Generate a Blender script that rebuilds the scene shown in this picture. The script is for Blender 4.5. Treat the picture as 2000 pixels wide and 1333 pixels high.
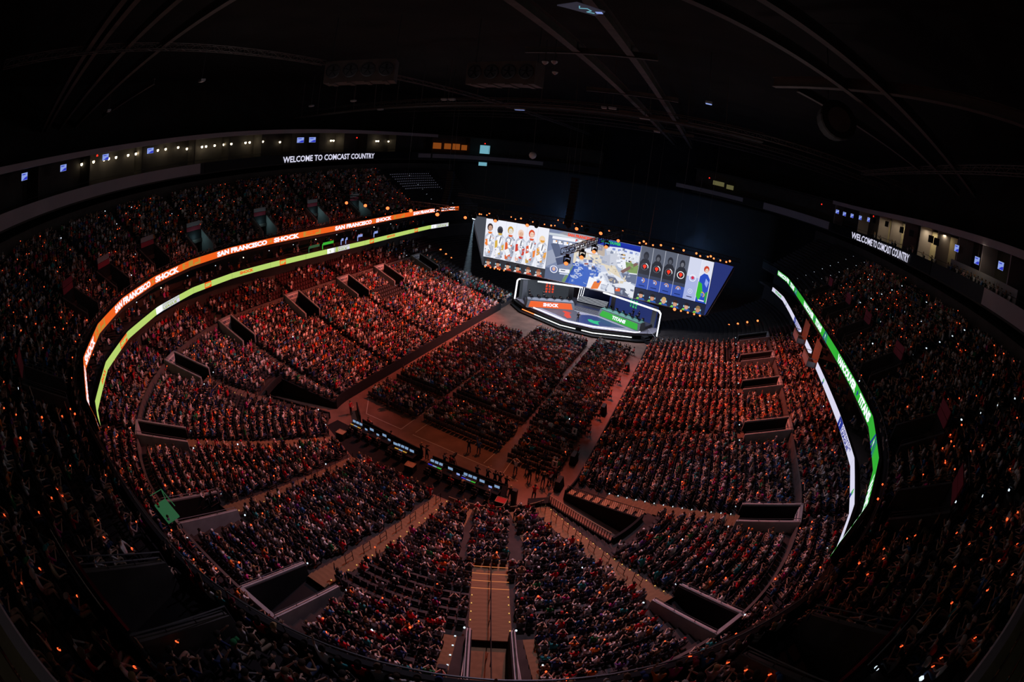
import bpy, bmesh, math, random
import numpy as np
from mathutils import Matrix, Vector
rnd = random.Random(7); RG = np.random.default_rng(11)
PI = math.pi
sc = bpy.context.scene; COL = sc.collection
for o in list(bpy.data.objects): bpy.data.objects.remove(o)
# ------------------------------------------------------------------ camera: full-frame fisheye on the roof catwalk
cd = bpy.data.cameras.new('camera'); cam = bpy.data.objects.new('camera', cd); COL.objects.link(cam)
cd.type = 'PANO'; cd.sensor_width = 36.0; cd.clip_start = 0.05; cd.clip_end = 400
cd.panorama_type = 'FISHEYE_LENS_POLYNOMIAL'
cd.fisheye_fov = math.radians(220)
cd.fisheye_polynomial_k0 = 0.0; cd.fisheye_polynomial_k1 = -6.01243771e-02; cd.fisheye_polynomial_k2 = -1.58670501e-04
cd.fisheye_polynomial_k3 = 1.13263953e-06; cd.fisheye_polynomial_k4 = -7.95325345e-07
CAM = Vector((20.5174, -59.1932, 28.2376))
RM = ((0.902587, -0.240112, 0.357328), (0.42023, 0.311109, -0.852419), (0.093508, 0.919542, 0.381705))
cam.matrix_world = Matrix([list(RM[i]) + [CAM[i]] for i in range(3)] + [[0, 0, 0, 1]])
sc.camera = cam
# ------------------------------------------------------------------ world, colour management, main lights
w = bpy.data.worlds.new('world'); sc.world = w; w.use_nodes = True
w.node_tree.nodes['Background'].inputs[0].default_value = (0.002, 0.002, 0.0025, 1)
w.node_tree.nodes['Background'].inputs[1].default_value = 1.0
vs = sc.view_settings; sc.display_settings.display_device = 'sRGB'
vs.view_transform = 'Standard'; vs.look = 'None'; vs.exposure = 0.0; vs.gamma = 1.0; vs.use_curve_mapping = False
cy = sc.cycles; cy.max_bounces = 4; cy.diffuse_bounces = 2; cy.glossy_bounces = 1; cy.transmission_bounces = 2
cy.volume_bounces = 0; cy.caustics_reflective = False; cy.caustics_refractive = False; cy.sample_clamp_indirect = 2.0
cy.use_denoising = True
def spot(name, loc, aim, power, col, angle=40, blend=.6, size=.4):
    l = bpy.data.lights.new(name, 'SPOT'); l.energy = power; l.color = col; l.spot_size = math.radians(angle); l.spot_blend = blend
    l.shadow_soft_size = size
    o = bpy.data.objects.new(name, l); COL.objects.link(o); o.location = loc
    o.rotation_euler = (Vector(aim) - Vector(loc)).to_track_quat('-Z', 'Y').to_euler(); return o
def area(name, loc, aim, power, col, sx, sy):
    l = bpy.data.lights.new(name, 'AREA'); l.energy = power; l.color = col; l.shape = 'RECTANGLE'; l.size = sx; l.size_y = sy
    o = bpy.data.objects.new(name, l); COL.objects.link(o); o.location = loc
    o.rotation_euler = (Vector(aim) - Vector(loc)).to_track_quat('-Z', 'Y').to_euler(); return o
def point(name, loc, power, col, size=.3):
    l = bpy.data.lights.new(name, 'POINT'); l.energy = power; l.color = col; l.shadow_soft_size = size
    o = bpy.data.objects.new(name, l); COL.objects.link(o); o.location = loc; return o
RED = (1.0, .185, .125); ORG = (1.0, .24, .10)
# red and orange washes from the show rig over the stage onto the crowd
spot('wash_light', (-3, 18, 17.5), (-21, 4, 3), 42000, RED, 62, .8)
spot('wash_light', (0, 2, 36), (-25, -6, 5), 60000, RED, 58, .8)
spot('wash_light', (0, 2, 36), (24, -2, 4), 84000, RED, 56, .8)
spot('wash_light', (4, -4, 36), (-22, -34, 5), 50000, RED, 50, .8)
spot('wash_light', (4, -6, 36), (20, -36, 5), 44000, RED, 48, .8)
spot('wash_light', (2, -8, 36), (-2, -44, 4), 32000, RED, 46, .9)
spot('wash_light', (1, 4, 36), (0, -6, 0), 21000, RED, 50, .8)
spot('wash_light', (4, -12, 36), (4, -27, 0), 13000, ORG, 36, .9)
spot('neutral_fill', (9, -24, 37), (12, -46, 5), 19000, (.92, .74, .98), 62, .9)  # added overhead spots, a neutral fill for the near stands
spot('neutral_fill', (12, -16, 37), (26, -30, 6), 11000, (.88, .74, 1.0), 56, .9)
spot('neutral_fill', (-6, -20, 37), (-18, -38, 5), 9500, (.92, .72, .95), 60, .9)
for i, p in enumerate(((-30, -30, 31), (26, -22, 31), (-30, 12, 31), (26, 16, 31), (-8, -40, 33))): point('fill_light', p, 200, (1.0, .86, .86), .4)  # unseen points added under the roof to lift beams and upper deck
point('fill_light', (22, -67, 31), 70, (1.0, .9, .9), .3)  # unseen point added behind the camera to brighten the catwalk edge
point('haze_fill', (-10, 36, 17), 480, (.28, .5, 1.0), 1.5)  # added blue points without fixtures, they make the stage haze glow
point('haze_fill', (19, 37, 16), 620, (.28, .5, 1.0), 1.5)
spot('bench_light', (6, -8, 26), (15.8, -29.6, 1.8), 16000, ORG, 13, .6, .2)

# ------------------------------------------------------------------ helpers
def M(name, col, rough=.75, noise=0.0, scale=3.0, metal=0.0):
    m = bpy.data.materials.new(name); m.use_nodes = True; nt = m.node_tree; b = nt.nodes['Principled BSDF']
    b.inputs['Base Color'].default_value = (*col, 1); b.inputs['Roughness'].default_value = rough; b.inputs['Metallic'].default_value = metal
    b.inputs['Specular IOR Level'].default_value = .25
    if noise:
        tc = nt.nodes.new('ShaderNodeTexCoord'); nz = nt.nodes.new('ShaderNodeTexNoise'); nz.inputs['Scale'].default_value = scale
        nz.inputs['Detail'].default_value = 5; rp = nt.nodes.new('ShaderNodeValToRGB')
        rp.color_ramp.elements[0].position = .3; rp.color_ramp.elements[1].position = .75
        rp.color_ramp.elements[0].color = (*[c * (1 - noise) for c in col], 1); rp.color_ramp.elements[1].color = (*[min(1, c * (1 + noise)) for c in col], 1)
        nt.links.new(tc.outputs['Object'], nz.inputs['Vector']); nt.links.new(nz.outputs['Fac'], rp.inputs['Fac']); nt.links.new(rp.outputs['Color'], b.inputs['Base Color'])
    return m
def E(name, col, strength=1.0, sample=True):
    m = bpy.data.materials.new(name); m.use_nodes = True; b = m.node_tree.nodes['Principled BSDF']
    b.inputs['Base Color'].default_value = (.02, .02, .02, 1); b.inputs['Roughness'].default_value = .6; b.inputs['Specular IOR Level'].default_value = .1
    b.inputs['Emission Color'].default_value = (*col, 1); b.inputs['Emission Strength'].default_value = strength
    if not sample: m.cycles.emission_sampling = 'NONE'
    return m
def ATT(name, emit=0.0, rough=.85, sample=True):
    m = bpy.data.materials.new(name); m.use_nodes = True; nt = m.node_tree; b = nt.nodes['Principled BSDF']
    a = nt.nodes.new('ShaderNodeAttribute'); a.attribute_name = 'tint'; a.attribute_type = 'GEOMETRY'
    b.inputs['Roughness'].default_value = rough; b.inputs['Specular IOR Level'].default_value = .1
    if emit:
        b.inputs['Base Color'].default_value = (.01, .01, .01, 1)
        nt.links.new(a.outputs['Color'], b.inputs['Emission Color']); b.inputs['Emission Strength'].default_value = emit
        if not sample: m.cycles.emission_sampling = 'NONE'
    else: nt.links.new(a.outputs['Color'], b.inputs['Base Color'])
    return m
def srgb(*c): return tuple((x / 255 / 12.92) if x / 255 <= .04045 else ((x / 255 + .055) / 1.055) ** 2.4 for x in c)
def hexc(h): return srgb(int(h[0:2], 16), int(h[2:4], 16), int(h[4:6], 16))
def tag(o, label=None, cat=None, group=None, kind=None):
    if label: o['label'] = label
    if cat: o['category'] = cat
    if group: o['group'] = group
    if kind: o['kind'] = kind
    return o
def thing(name, label, cat, loc=(0, 0, 0), rotz=0.0, group=None):
    o = bpy.data.objects.new(name, None); COL.objects.link(o); o.location = loc; o.rotation_euler = (0, 0, rotz); o.empty_display_size = .2
    return tag(o, label, cat, group)
def link(name, me, parent=None, loc=None, rotz=None):
    o = bpy.data.objects.new(name, me); COL.objects.link(o)
    if parent is not None: o.parent = parent
    if loc is not None: o.location = loc
    if rotz is not None: o.rotation_euler = (0, 0, rotz)
    return o
class MB:
    def __init__(s): s.v = []; s.f = []; s.m = []; s.c = []
    def face(s, pts, mi=0, col=None):
        n = len(s.v); s.v += [tuple(p) for p in pts]; s.f.append(tuple(range(n, n + len(pts)))); s.m.append(mi); s.c.append(col); return s
    def hexa(s, P, mi=0):                         # 8 points: bottom 0-3 ccw, top 4-7
        n = len(s.v); s.v += [tuple(p) for p in P]
        for q in ((3, 2, 1, 0), (4, 5, 6, 7), (0, 1, 5, 4), (1, 2, 6, 5), (2, 3, 7, 6), (3, 0, 4, 7)):
            s.f.append(tuple(n + i for i in q)); s.m.append(mi); s.c.append(None)
        return s
    def box(s, c, d, mi=0, rz=0.0, M4=None):
        x, y, z = [q / 2 for q in d]; P = [(-x, -y, -z), (x, -y, -z), (x, y, -z), (-x, y, -z), (-x, -y, z), (x, -y, z), (x, y, z), (-x, y, z)]
        if M4 is not None: P = [M4 @ Vector(p) for p in P]
        else:
            a, b = math.cos(rz), math.sin(rz); P = [(c[0] + p[0] * a - p[1] * b, c[1] + p[0] * b + p[1] * a, c[2] + p[2]) for p in P]
        return s.hexa(P, mi)
    def beam(s, p, q, wd, ht, mi=0):              # rectangular bar between two points
        p, q = Vector(p), Vector(q); d = (q - p).normalized(); up = Vector((0, 0, 1))
        if abs(d.z) > .95: up = Vector((0, 1, 0))
        r = d.cross(up).normalized(); u = r.cross(d); r *= wd / 2; u *= ht / 2
        return s.hexa([p - r - u, p + r - u, q + r - u, q - r - u, p - r + u, p + r + u, q + r + u, q - r + u], mi)
    def tube(s, pts, r, n=6, mi=0, cap=True, closed=False):
        pts = [Vector(p) for p in pts]; N = len(pts); base = len(s.v); rr = r if isinstance(r, (list, tuple)) else [r] * N
        for i, p in enumerate(pts):
            a = pts[(i - 1) % N] if (i or closed) else pts[0]; b = pts[(i + 1) % N] if (i < N - 1 or closed) else pts[-1]
            d = (b - a).normalized(); up = Vector((0, 0, 1)) if abs(d.z) < .9 else Vector((0, 1, 0))
            x = d.cross(up).normalized(); y = x.cross(d)
            for k in range(n):
                t = 2 * PI * k / n; s.v.append(tuple(p + (x * math.cos(t) + y * math.sin(t)) * rr[i]))
        for i in range(N if closed else N - 1):
            for k in range(n):
                i2 = (i + 1) % N; s.f.append((base + i * n + k, base + i * n + (k + 1) % n, base + i2 * n + (k + 1) % n, base + i2 * n + k)); s.m.append(mi); s.c.append(None)
        if cap and not closed:
            s.f.append(tuple(base + k for k in range(n))[::-1]); s.f.append(tuple(base + (N - 1) * n + k for k in range(n))); s.m += [mi, mi]; s.c += [None, None]
        return s
    def lathe(s, prof, n=12, c=(0, 0, 0), mi=0, M4=None):
        base = len(s.v)
        for r, z in prof:
            for k in range(n):
                p = Vector((r * math.cos(2 * PI * k / n), r * math.sin(2 * PI * k / n), z))
                p = (M4 @ p) if M4 is not None else p + Vector(c); s.v.append(tuple(p))
        for i in range(len(prof) - 1):
            for k in range(n):
                s.f.append((base + i * n + k, base + i * n + (k + 1) % n, base + (i + 1) * n + (k + 1) % n, base + (i + 1) * n + k)); s.m.append(mi); s.c.append(None)
        s.f.append(tuple(base + k for k in range(n))[::-1]); s.f.append(tuple(base + (len(prof) - 1) * n + k for k in range(n))); s.m += [mi, mi]; s.c += [None, None]
        return s
    def prism(s, poly, z0, z1, mi=0):
        n = len(poly); b = len(s.v); s.v += [(p[0], p[1], z0) for p in poly] + [(p[0], p[1], z1) for p in poly]
        s.f.append(tuple(b + i for i in range(n))[::-1]); s.f.append(tuple(b + n + i for i in range(n))); s.m += [mi, mi]; s.c += [None, None]
        for i in range(n): s.f.append((b + i, b + (i + 1) % n, b + n + (i + 1) % n, b + n + i)); s.m.append(mi); s.c.append(None)
        return s
    def mesh(s, name, mats, smooth=False):
        me = bpy.data.meshes.new(name); me.from_pydata(s.v, [], s.f)
        for m in (mats if isinstance(mats, (list, tuple)) else [mats]): me.materials.append(m)
        me.polygons.foreach_set('material_index', s.m)
        if any(c is not None for c in s.c):
            a = me.attributes.new('tint', 'FLOAT_COLOR', 'FACE'); a.data.foreach_set('color', np.array([(*(c or (0, 0, 0)), 1) for c in s.c], dtype=np.float32).ravel())
        if smooth: me.polygons.foreach_set('use_smooth', [True] * len(s.f))
        me.update(); return me
    def build(s, name, mats, parent=None, loc=None, rotz=None, smooth=False): return link(name, s.mesh(name, mats, smooth), parent, loc, rotz)
def struct(o, label=None): o['kind'] = 'structure'; (label and o.__setitem__('label', label)); return o
# lettering: built-in font outlines turned into meshes, normalised to a unit box
_TC = {}
def text_outline(txt, bold=.03):
    k = (txt, bold)
    if k in _TC: return _TC[k]
    cu = bpy.data.curves.new('lettering', 'FONT'); cu.body = txt; cu.offset = bold; cu.resolution_u = 2; cu.fill_mode = 'FRONT'
    o = bpy.data.objects.new('lettering', cu); COL.objects.link(o); dg = bpy.context.evaluated_depsgraph_get()
    me = bpy.data.meshes.new_from_object(o.evaluated_get(dg)); bpy.data.objects.remove(o); bpy.data.curves.remove(cu)
    V = np.array([v.co[:2] for v in me.vertices]); F = [tuple(p.vertices) for p in me.polygons]; bpy.data.meshes.remove(me)
    V -= V.min(0); V /= V.max(0); _TC[k] = (V, F); return _TC[k]
def put_text(mb, txt, x0, x1, y0, y1, fn, mi=0, bold=.03, col=None, sub=0):      # fn maps (x,y) in metres to 3-D
    V, F = text_outline(txt, bold); b = len(mb.v)
    for u, v in V: mb.v.append(tuple(fn(x0 + u * (x1 - x0), y0 + v * (y1 - y0))))
    for f in F: mb.f.append(tuple(b + i for i in f)); mb.m.append(mi); mb.c.append(col)
# plan of the arena: rounded rectangle, offset d outward from the rink line, s = arc length at the rim
CX, CY, R0, RS = 5.25, 24.6, 7.8, 31.8
QA = RS * PI / 2; S1 = 2 * CY; S2 = S1 + QA; S3 = S2 + 2 * CX; S4 = S3 + QA; S5 = S4 + 2 * CY
def base(s):
    s = np.asarray(s, float); c = np.zeros(s.shape + (2,)); n = np.zeros(s.shape + (2,))
    def put(mk, cx, cyy, nx, ny):
        c[mk, 0] = np.broadcast_to(cx, s.shape)[mk]; c[mk, 1] = np.broadcast_to(cyy, s.shape)[mk]; n[mk, 0] = np.broadcast_to(nx, s.shape)[mk]; n[mk, 1] = np.broadcast_to(ny, s.shape)[mk]
    a = -s / RS; put(s < 0, -CX, CY, -np.cos(a), np.sin(a))
    put((s >= 0) & (s < S1), -CX, CY - s, -1, 0)
    a = (s - S1) / RS; put((s >= S1) & (s < S2), -CX, -CY, -np.cos(a), -np.sin(a))
    put((s >= S2) & (s < S3), -CX + s - S2, -CY, 0, -1)
    a = (s - S3) / RS; put((s >= S3) & (s < S4), CX, -CY, np.sin(a), -np.cos(a))
    put((s >= S4) & (s < S5), CX, -CY + s - S4, 1, 0)
    a = (s - S5) / RS; put(s >= S5, CX, CY, np.cos(a), np.sin(a))
    return c, n
def P2(s, d):
    c, n = base(s); return c + n * (R0 + np.asarray(d, float))[..., None]
def P3(s, d, z):
    p = P2(np.array([s]), np.array([d]))[0]; return (p[0], p[1], z)
def scale_at(s, d):                               # metres per unit of s at offset d
    st = ((s >= 0) & (s < S1)) | ((s >= S2) & (s < S3)) | ((s >= S4) & (s < S5)); return np.where(st, 1.0, (R0 + d) / RS)
def hb(d): return 0.5 + 0.17 * d + 0.0048 * d * d
def heading(s):                                   # rotation so that local -Y faces the rink centre
    c, n = base(np.array([s])); return math.atan2(n[0, 1], n[0, 0]) - PI / 2
def in_view(p, lim=98):
    v = Vector(p) - CAM; f = Vector((-RM[0][2], -RM[1][2], -RM[2][2])); return math.degrees(v.angle(f)) < lim
# ------------------------------------------------------------------ materials
MAT = dict(
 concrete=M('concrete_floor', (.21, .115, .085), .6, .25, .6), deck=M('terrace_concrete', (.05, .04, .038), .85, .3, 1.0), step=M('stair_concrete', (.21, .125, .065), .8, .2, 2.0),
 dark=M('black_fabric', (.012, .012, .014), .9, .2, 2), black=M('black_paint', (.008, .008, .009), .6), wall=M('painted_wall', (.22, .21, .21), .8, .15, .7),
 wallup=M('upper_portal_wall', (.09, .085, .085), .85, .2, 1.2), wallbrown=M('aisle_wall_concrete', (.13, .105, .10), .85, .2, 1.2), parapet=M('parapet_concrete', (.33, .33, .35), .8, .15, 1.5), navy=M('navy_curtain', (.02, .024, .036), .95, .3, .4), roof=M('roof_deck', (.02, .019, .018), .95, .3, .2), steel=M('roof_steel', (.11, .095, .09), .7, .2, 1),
 ring=M('fascia_panel', (.42, .37, .41), .7, .06, .3), ringdark=M('fascia_dark', (.025, .025, .028), .6), suite=M('suite_wall', (.06, .055, .05), .8, .2, .5), cream=M('cream_wall', (.75, .66, .45), .8, .05, .5),
 metal=M('rail_metal', (.10, .10, .11), .45, .1, 5, .6), truss=M('truss_black', (.02, .02, .022), .5, .1, 5, .3), seat=M('seat_plastic', (.035, .03, .034), .6, .2, 4), seatred=M('seat_fabric_red', (.06, .018, .02), .8, .2, 4),
 stage=M('stage_floor', (.34, .31, .36), .5, .06, .5), sgrey=M('stage_wall_grey', (.16, .17, .18), .6, .05, 1), snavy=M('stage_inlay_navy', (.03, .045, .13), .35), sgr=M('stage_inlay_grey', (.09, .085, .10), .35), white=M('white_card', (.75, .75, .75), .7), wood=M('case_wood', (.35, .22, .13), .6, .3, 8),
 tape=M('floor_tape', (.55, .5, .46), .6), grey=M('grey_shell', (.3, .3, .32), .6), silver=M('silver_shell', (.5, .5, .52), .4, .05, 3, .5))
EM = dict(white=E('led_white', (.86, .88, 1.0), 1.15), lime=E('led_lime', hexc('b6d46c'), 1.0), orange=E('led_orange', hexc('f0601c'), 1.0), green=E('led_green', hexc('2fae32'), 1.0), rwhite=E('led_cool_white', hexc('d9d8ee'), 1.0),
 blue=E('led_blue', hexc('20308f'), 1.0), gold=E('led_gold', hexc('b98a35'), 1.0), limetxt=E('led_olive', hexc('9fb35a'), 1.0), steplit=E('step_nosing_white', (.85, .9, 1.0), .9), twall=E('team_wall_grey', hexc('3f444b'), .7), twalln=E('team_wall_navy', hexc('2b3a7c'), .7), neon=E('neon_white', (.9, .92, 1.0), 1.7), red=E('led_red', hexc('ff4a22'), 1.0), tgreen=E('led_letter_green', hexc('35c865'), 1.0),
 lens=E('lamp_lens_orange', (1.0, .17, .045), 2.4, False), lenshot=E('lamp_lens_amber', (1.0, .22, .055), 2.2, False), lensblue=E('lamp_lens_blue', (.75, .9, 1.0), 12.0, False), glow=E('wristband_glow', (1.0, .085, .02), 2.4, False), glow2=E('phone_glow', (.6, .8, 1.0), 2.5, False),
 sconce=E('sconce_bulb', (1.0, .82, .55), 7.0, False), desk=E('desk_screen', hexc('8fb0d8'), .7, False), tv=E('tv_picture', hexc('8fa4e8'), .9, False), tvb=E('tv_picture_blue', hexc('2d36c8'), .9, False), stepw=E('step_light_white', (.75, .88, 1.0), 1.1, False), stepy=E('step_light_amber', (1.0, .55, .14), .9, False), stepo=E('step_edge_orange', (1.0, .30, .10), .55, False),
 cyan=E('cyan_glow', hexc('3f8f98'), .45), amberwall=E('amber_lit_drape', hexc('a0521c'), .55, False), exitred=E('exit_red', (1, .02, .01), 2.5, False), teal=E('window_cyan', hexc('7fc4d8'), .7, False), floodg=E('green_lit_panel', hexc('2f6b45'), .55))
CROWD = ATT('crowd_cloth_and_skin'); PIC = ATT('screen_picture', 1.0)
# ------------------------------------------------------------------ floor
fl = MB(); fl.box((0, 0, -.15), (150, 190, .3)); FLOOR = struct(fl.build('floor', MAT['concrete']))
tl = [((-10.28, -25.8), (-5.2, -25.9)), ((-5.2, -25.9), (-5.07, -20.4)), ((-10.28, -25.8), (-12.6, -22.6)), ((-12.6, -22.6), (-12.5, -20)), ((-3.57, -25.5), (-3.38, -22.4)), ((-3.6, -26), (0, -26.1)), ((0, -26.1), (6.1, -26.5)), ((6.1, -26.5), (9, -26.9)), ((4.98, -26.1), (5.33, -22.2)), ((7.3, -26.5), (7.1, -23.7))]
for a, b in tl:
    t = MB(); t.beam((*a, .004), (*b, .004), .07, .008); t.build('tape_line', MAT['tape'], FLOOR)
# ------------------------------------------------------------------ seating decks
PORT_L = [40.8, 29.2, 19.4, 7.9, 54.5, 68.5, 85.3, 99.4, 109.6, 123.8, 138.8, 153.7, 169.7, 181.3, 191.3, 201.0]      # portals in the lower bowl
PORT_U = [19.0, 29.9, 41.6, 53.9, 62.1, 70.6, 78.5, 95.5, 114.4, 131.9, 143.2, 152.0, 164.3, 175.4, 184.5, 195.5]      # portals in the upper deck
PW = 1.45
TR = [(58.6, 66.4), (142.4, 150.2)]                 # floor tunnels cut in the corners
def hole_l(s, d):
    h = np.zeros(np.broadcast(s, d).shape, bool)
    for p in PORT_L: h |= (np.abs(s - p) < PW - .02) & (d > 16.2) & (d < 21.2)
    for a, b in TR: h |= (s > a) & (s < b) & (d < 8.7)
    return h
def hole_u(s, d):
    h = np.zeros(np.broadcast(s, d).shape, bool)
    for p in PORT_U: h |= (np.abs(s - p) < 1.5 - .02) & (d > 25.5) & (d < 28.7)
    return h
def terrace(name, sb, rows, hole, z_of, mat, label):
    """stepped deck: one tread and one riser quad per cell"""
    sb = np.array(sorted(set(np.round(sb, 3)))); V = []; F = []
    for i in range(len(sb) - 1):
        sm = .5 * (sb[i] + sb[i + 1])
        for k in range(len(rows) - 1):
            d0, d1 = rows[k], rows[k + 1]; z = z_of(k); zp = z_of(k - 1) if k else 0 if name == 'lower_terrace' else z - .4
            if hole(np.array([sm]), np.array([.5 * (d0 + d1)]))[0]: continue
            a, b = P2(sb[[i, i + 1]], np.array([d0, d0])); c, e = P2(sb[[i, i + 1]], np.array([d1, d1])); n = len(V)
            V += [(*a, zp), (*b, zp), (*a, z), (*b, z), (*c, z), (*e, z)]
            F += [(n, n + 1, n + 3, n + 2), (n + 2, n + 3, n + 5, n + 4)]
    me = bpy.data.meshes.new(name); me.from_pydata(V, [], F); me.materials.append(mat); me.update()
    return struct(link(name, me), label)
S_LO, S_HI = -16.0, 225.0
def breaks(step, cuts):
    out = list(np.arange(S_LO, S_HI + .01, step))
    for c, h in cuts: out += [c - h, c + h]
    return out
LROW = [1.2 + .85 * k for k in range(24)]            # 23 rows
ZL = [hb(d) for d in LROW]
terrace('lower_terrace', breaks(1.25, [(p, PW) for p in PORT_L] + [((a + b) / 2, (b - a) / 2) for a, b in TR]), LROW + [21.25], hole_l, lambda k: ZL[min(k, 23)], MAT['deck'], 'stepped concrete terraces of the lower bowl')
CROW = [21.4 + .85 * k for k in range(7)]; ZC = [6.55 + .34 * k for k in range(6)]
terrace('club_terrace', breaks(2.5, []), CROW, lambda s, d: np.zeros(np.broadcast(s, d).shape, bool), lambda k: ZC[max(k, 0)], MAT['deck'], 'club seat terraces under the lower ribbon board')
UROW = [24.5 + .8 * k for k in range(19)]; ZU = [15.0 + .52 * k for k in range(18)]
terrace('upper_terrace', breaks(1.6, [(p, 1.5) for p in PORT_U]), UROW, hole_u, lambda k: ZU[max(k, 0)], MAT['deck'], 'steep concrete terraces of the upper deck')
def band(name, s0, s1, d0, d1, z0, z1, mat, step=1.6, parent=None, kind='structure', label=None):
    """closed wall that follows the plan of the arena"""
    n = max(1, int(math.ceil((s1 - s0) / step))); ss = np.linspace(s0, s1, n + 1)
    A = P2(ss, np.full(n + 1, d0)); B = P2(ss, np.full(n + 1, d1)); m = MB()
    m.v = [(*p, z0) for p in A] + [(*p, z1) for p in A] + [(*p, z1) for p in B] + [(*p, z0) for p in B]; q = n + 1
    for i in range(n):
        for r in range(4):
            r2 = (r + 1) % 4; m.f.append((r * q + i, r * q + i + 1, r2 * q + i + 1, r2 * q + i)); m.m.append(0); m.c.append(None)
    m.f += [(0, q, 2 * q, 3 * q), (n, 3 * q + n, 2 * q + n, q + n)]; m.m += [0, 0]; m.c += [None, None]
    o = m.build(name, mat, parent)
    if kind: o['kind'] = kind
    if label: o['label'] = label
    return o
# rink-side walls, cross-aisle wall, club back wall, balcony slab, rim parapet
band('wall_rinkside', 8.2, TR[0][0], 1.02, 1.14, 0, 1.35, MAT['dark'], label='low dark wall along the left of the floor')
band('wall_rinkside', TR[1][1], 199.5, 1.02, 1.14, 0, 1.1, MAT['dark'], label='low dark wall along the right of the floor')
ps = sorted(PORT_L)
for i in range(len(ps) - 1): band('wall_cross_aisle', ps[i] + PW + .3, ps[i + 1] - PW - .3, 21.22, 21.4, 6.0, 7.1, MAT['wallbrown'], label='concrete wall behind the cross aisle of the lower bowl')
band('wall_club_back', S_LO, S_HI, 26.4, 26.7, 6, 11.4, MAT['suite'], 3, label='dark wall behind the club seats')
band('trim_balcony_slab', S_LO, S_HI, 24.7, 30.5, 11.42, 11.8, MAT['suite'], 3, label='floor slab of the club balcony')
band('wall_balcony_back', S_LO, S_HI, 28.6, 28.9, 11.8, 15, MAT['suite'], 3, label='dark back wall of the club balcony')
band('trim_upper_slab', S_LO, S_HI, 24.7, 38.9, 14.6, 14.98, MAT['suite'], 3, label='underside slab of the upper deck')
band('wall_rim_parapet', S_LO, S_HI, 24.62, 24.8, 14.9, 16.1, MAT['ringdark'], 1.6, label='dark parapet along the rim of the upper deck')
rl = MB(); ss = np.linspace(S_LO, S_HI, 160); rl.tube([(*p, 16.45) for p in P2(ss, np.full(160, 24.7))], .035, 5)
for i in range(0, 160, 2): q = P2(ss[[i]], np.array([24.7]))[0]; rl.tube([(*q, 16.05), (*q, 16.45)], .025, 4)
tag(rl.build('rim_railing', MAT['metal']), 'thin metal rail on top of the upper deck rim', 'railing')
band('wall_upper_back', S_LO, S_HI, 38.9, 39.2, 15, 25.6, MAT['suite'], 3, label='wall behind the last row of the upper deck')
# ------------------------------------------------------------------ portals
def portal(s0, hw, d0, d1, zf, zt0, zt1, name, label, mat, gsign=None):
    t = thing(name, label, 'portal'); t['kind'] = 'structure'
    h = heading(s0); c2 = P2(np.array([s0]), np.array([d0]))[0]; L = d1 - d0; t.location = (c2[0], c2[1], 0); t.rotation_euler = (0, 0, h)
    w2 = hw * float(scale_at(np.array([s0]), np.array([(d0 + d1) / 2]))[0])
    m = MB(); m.box((0, L / 2 + .6, zf - .1), (2 * w2 + .3, L + 1.2, .2)); m.build('portal_floor', MAT['step'] if s0 == 123.8 else MAT['black'], t)
    for sx in (-1, 1):
        m = MB(); x0, x1 = sx * (w2 - .12), sx * (w2 + .12)
        P = [(x0, 0, zf - 1), (x1, 0, zf - 1), (x1, L, zf - 1), (x0, L, zf - 1), (x0, 0, zt0), (x1, 0, zt0), (x1, L, zt1), (x0, L, zt1)]
        m.hexa(P); m.build('side_wall', mat, t)
        r = MB(); r.tube([(sx * w2, .1, zt0 + .28), (sx * w2, L, zt1 + .28)], .03, 4)
        for y in np.linspace(.1, L, 4): z = zt0 + (zt1 - zt0) * y / L; r.tube([(sx * w2, y, z), (sx * w2, y, z + .28)], .022, 4)
        r.build('wall_rail', MAT['metal'], t)
        if mat in (MAT['wall'], MAT['wallup']): continue
        xi = sx * (w2 - .16); m = MB(); m.hexa([(xi - .03, 0.05, zf - .2), (xi + .03, .05, zf - .2), (xi + .03, L, zf - .2), (xi - .03, L, zf - .2), (xi - .03, .05, zt0 - .12), (xi + .03, .05, zt0 - .12), (xi + .03, L, zt1 - .12), (xi - .03, L, zt1 - .12)]); m.build('black_lining', MAT['dark'], t)
    m = MB(); m.box((0, L + .05, (zf + zt1) / 2 + .75), (2 * w2 + .24, .24, zt1 - zf - 1.5), 0)
    for sx in (-1, 1): m.box((sx * (w2 - .2), L + .05, zf + 1), (.4, .24, 2.2))
    m.build('back_wall', MAT['dark'] if mat in (MAT['wall'], MAT['wallup']) else mat, t)
    m = MB(); m.box((0, L + 1.2, zf + 1.1), (2 * w2, .1, 2.4)); m.build('doorway', MAT['black'], t)
    return t, w2, L
lowtxt = {40.8: 1, 29.2: 1, 19.4: 1, 7.9: 1, 54.5: 1, 68.5: 1, 181.3: 1, 191.3: 1, 169.7: 1, 153.7: 1}
ORD = ['first', 'second', 'third', 'fourth', 'fifth', 'sixth', 'seventh', 'eighth', 'ninth', 'tenth', 'eleventh', 'twelfth', 'thirteenth', 'fourteenth', 'fifteenth', 'sixteenth', 'seventeenth', 'eighteenth', 'nineteenth', 'twentieth']
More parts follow.
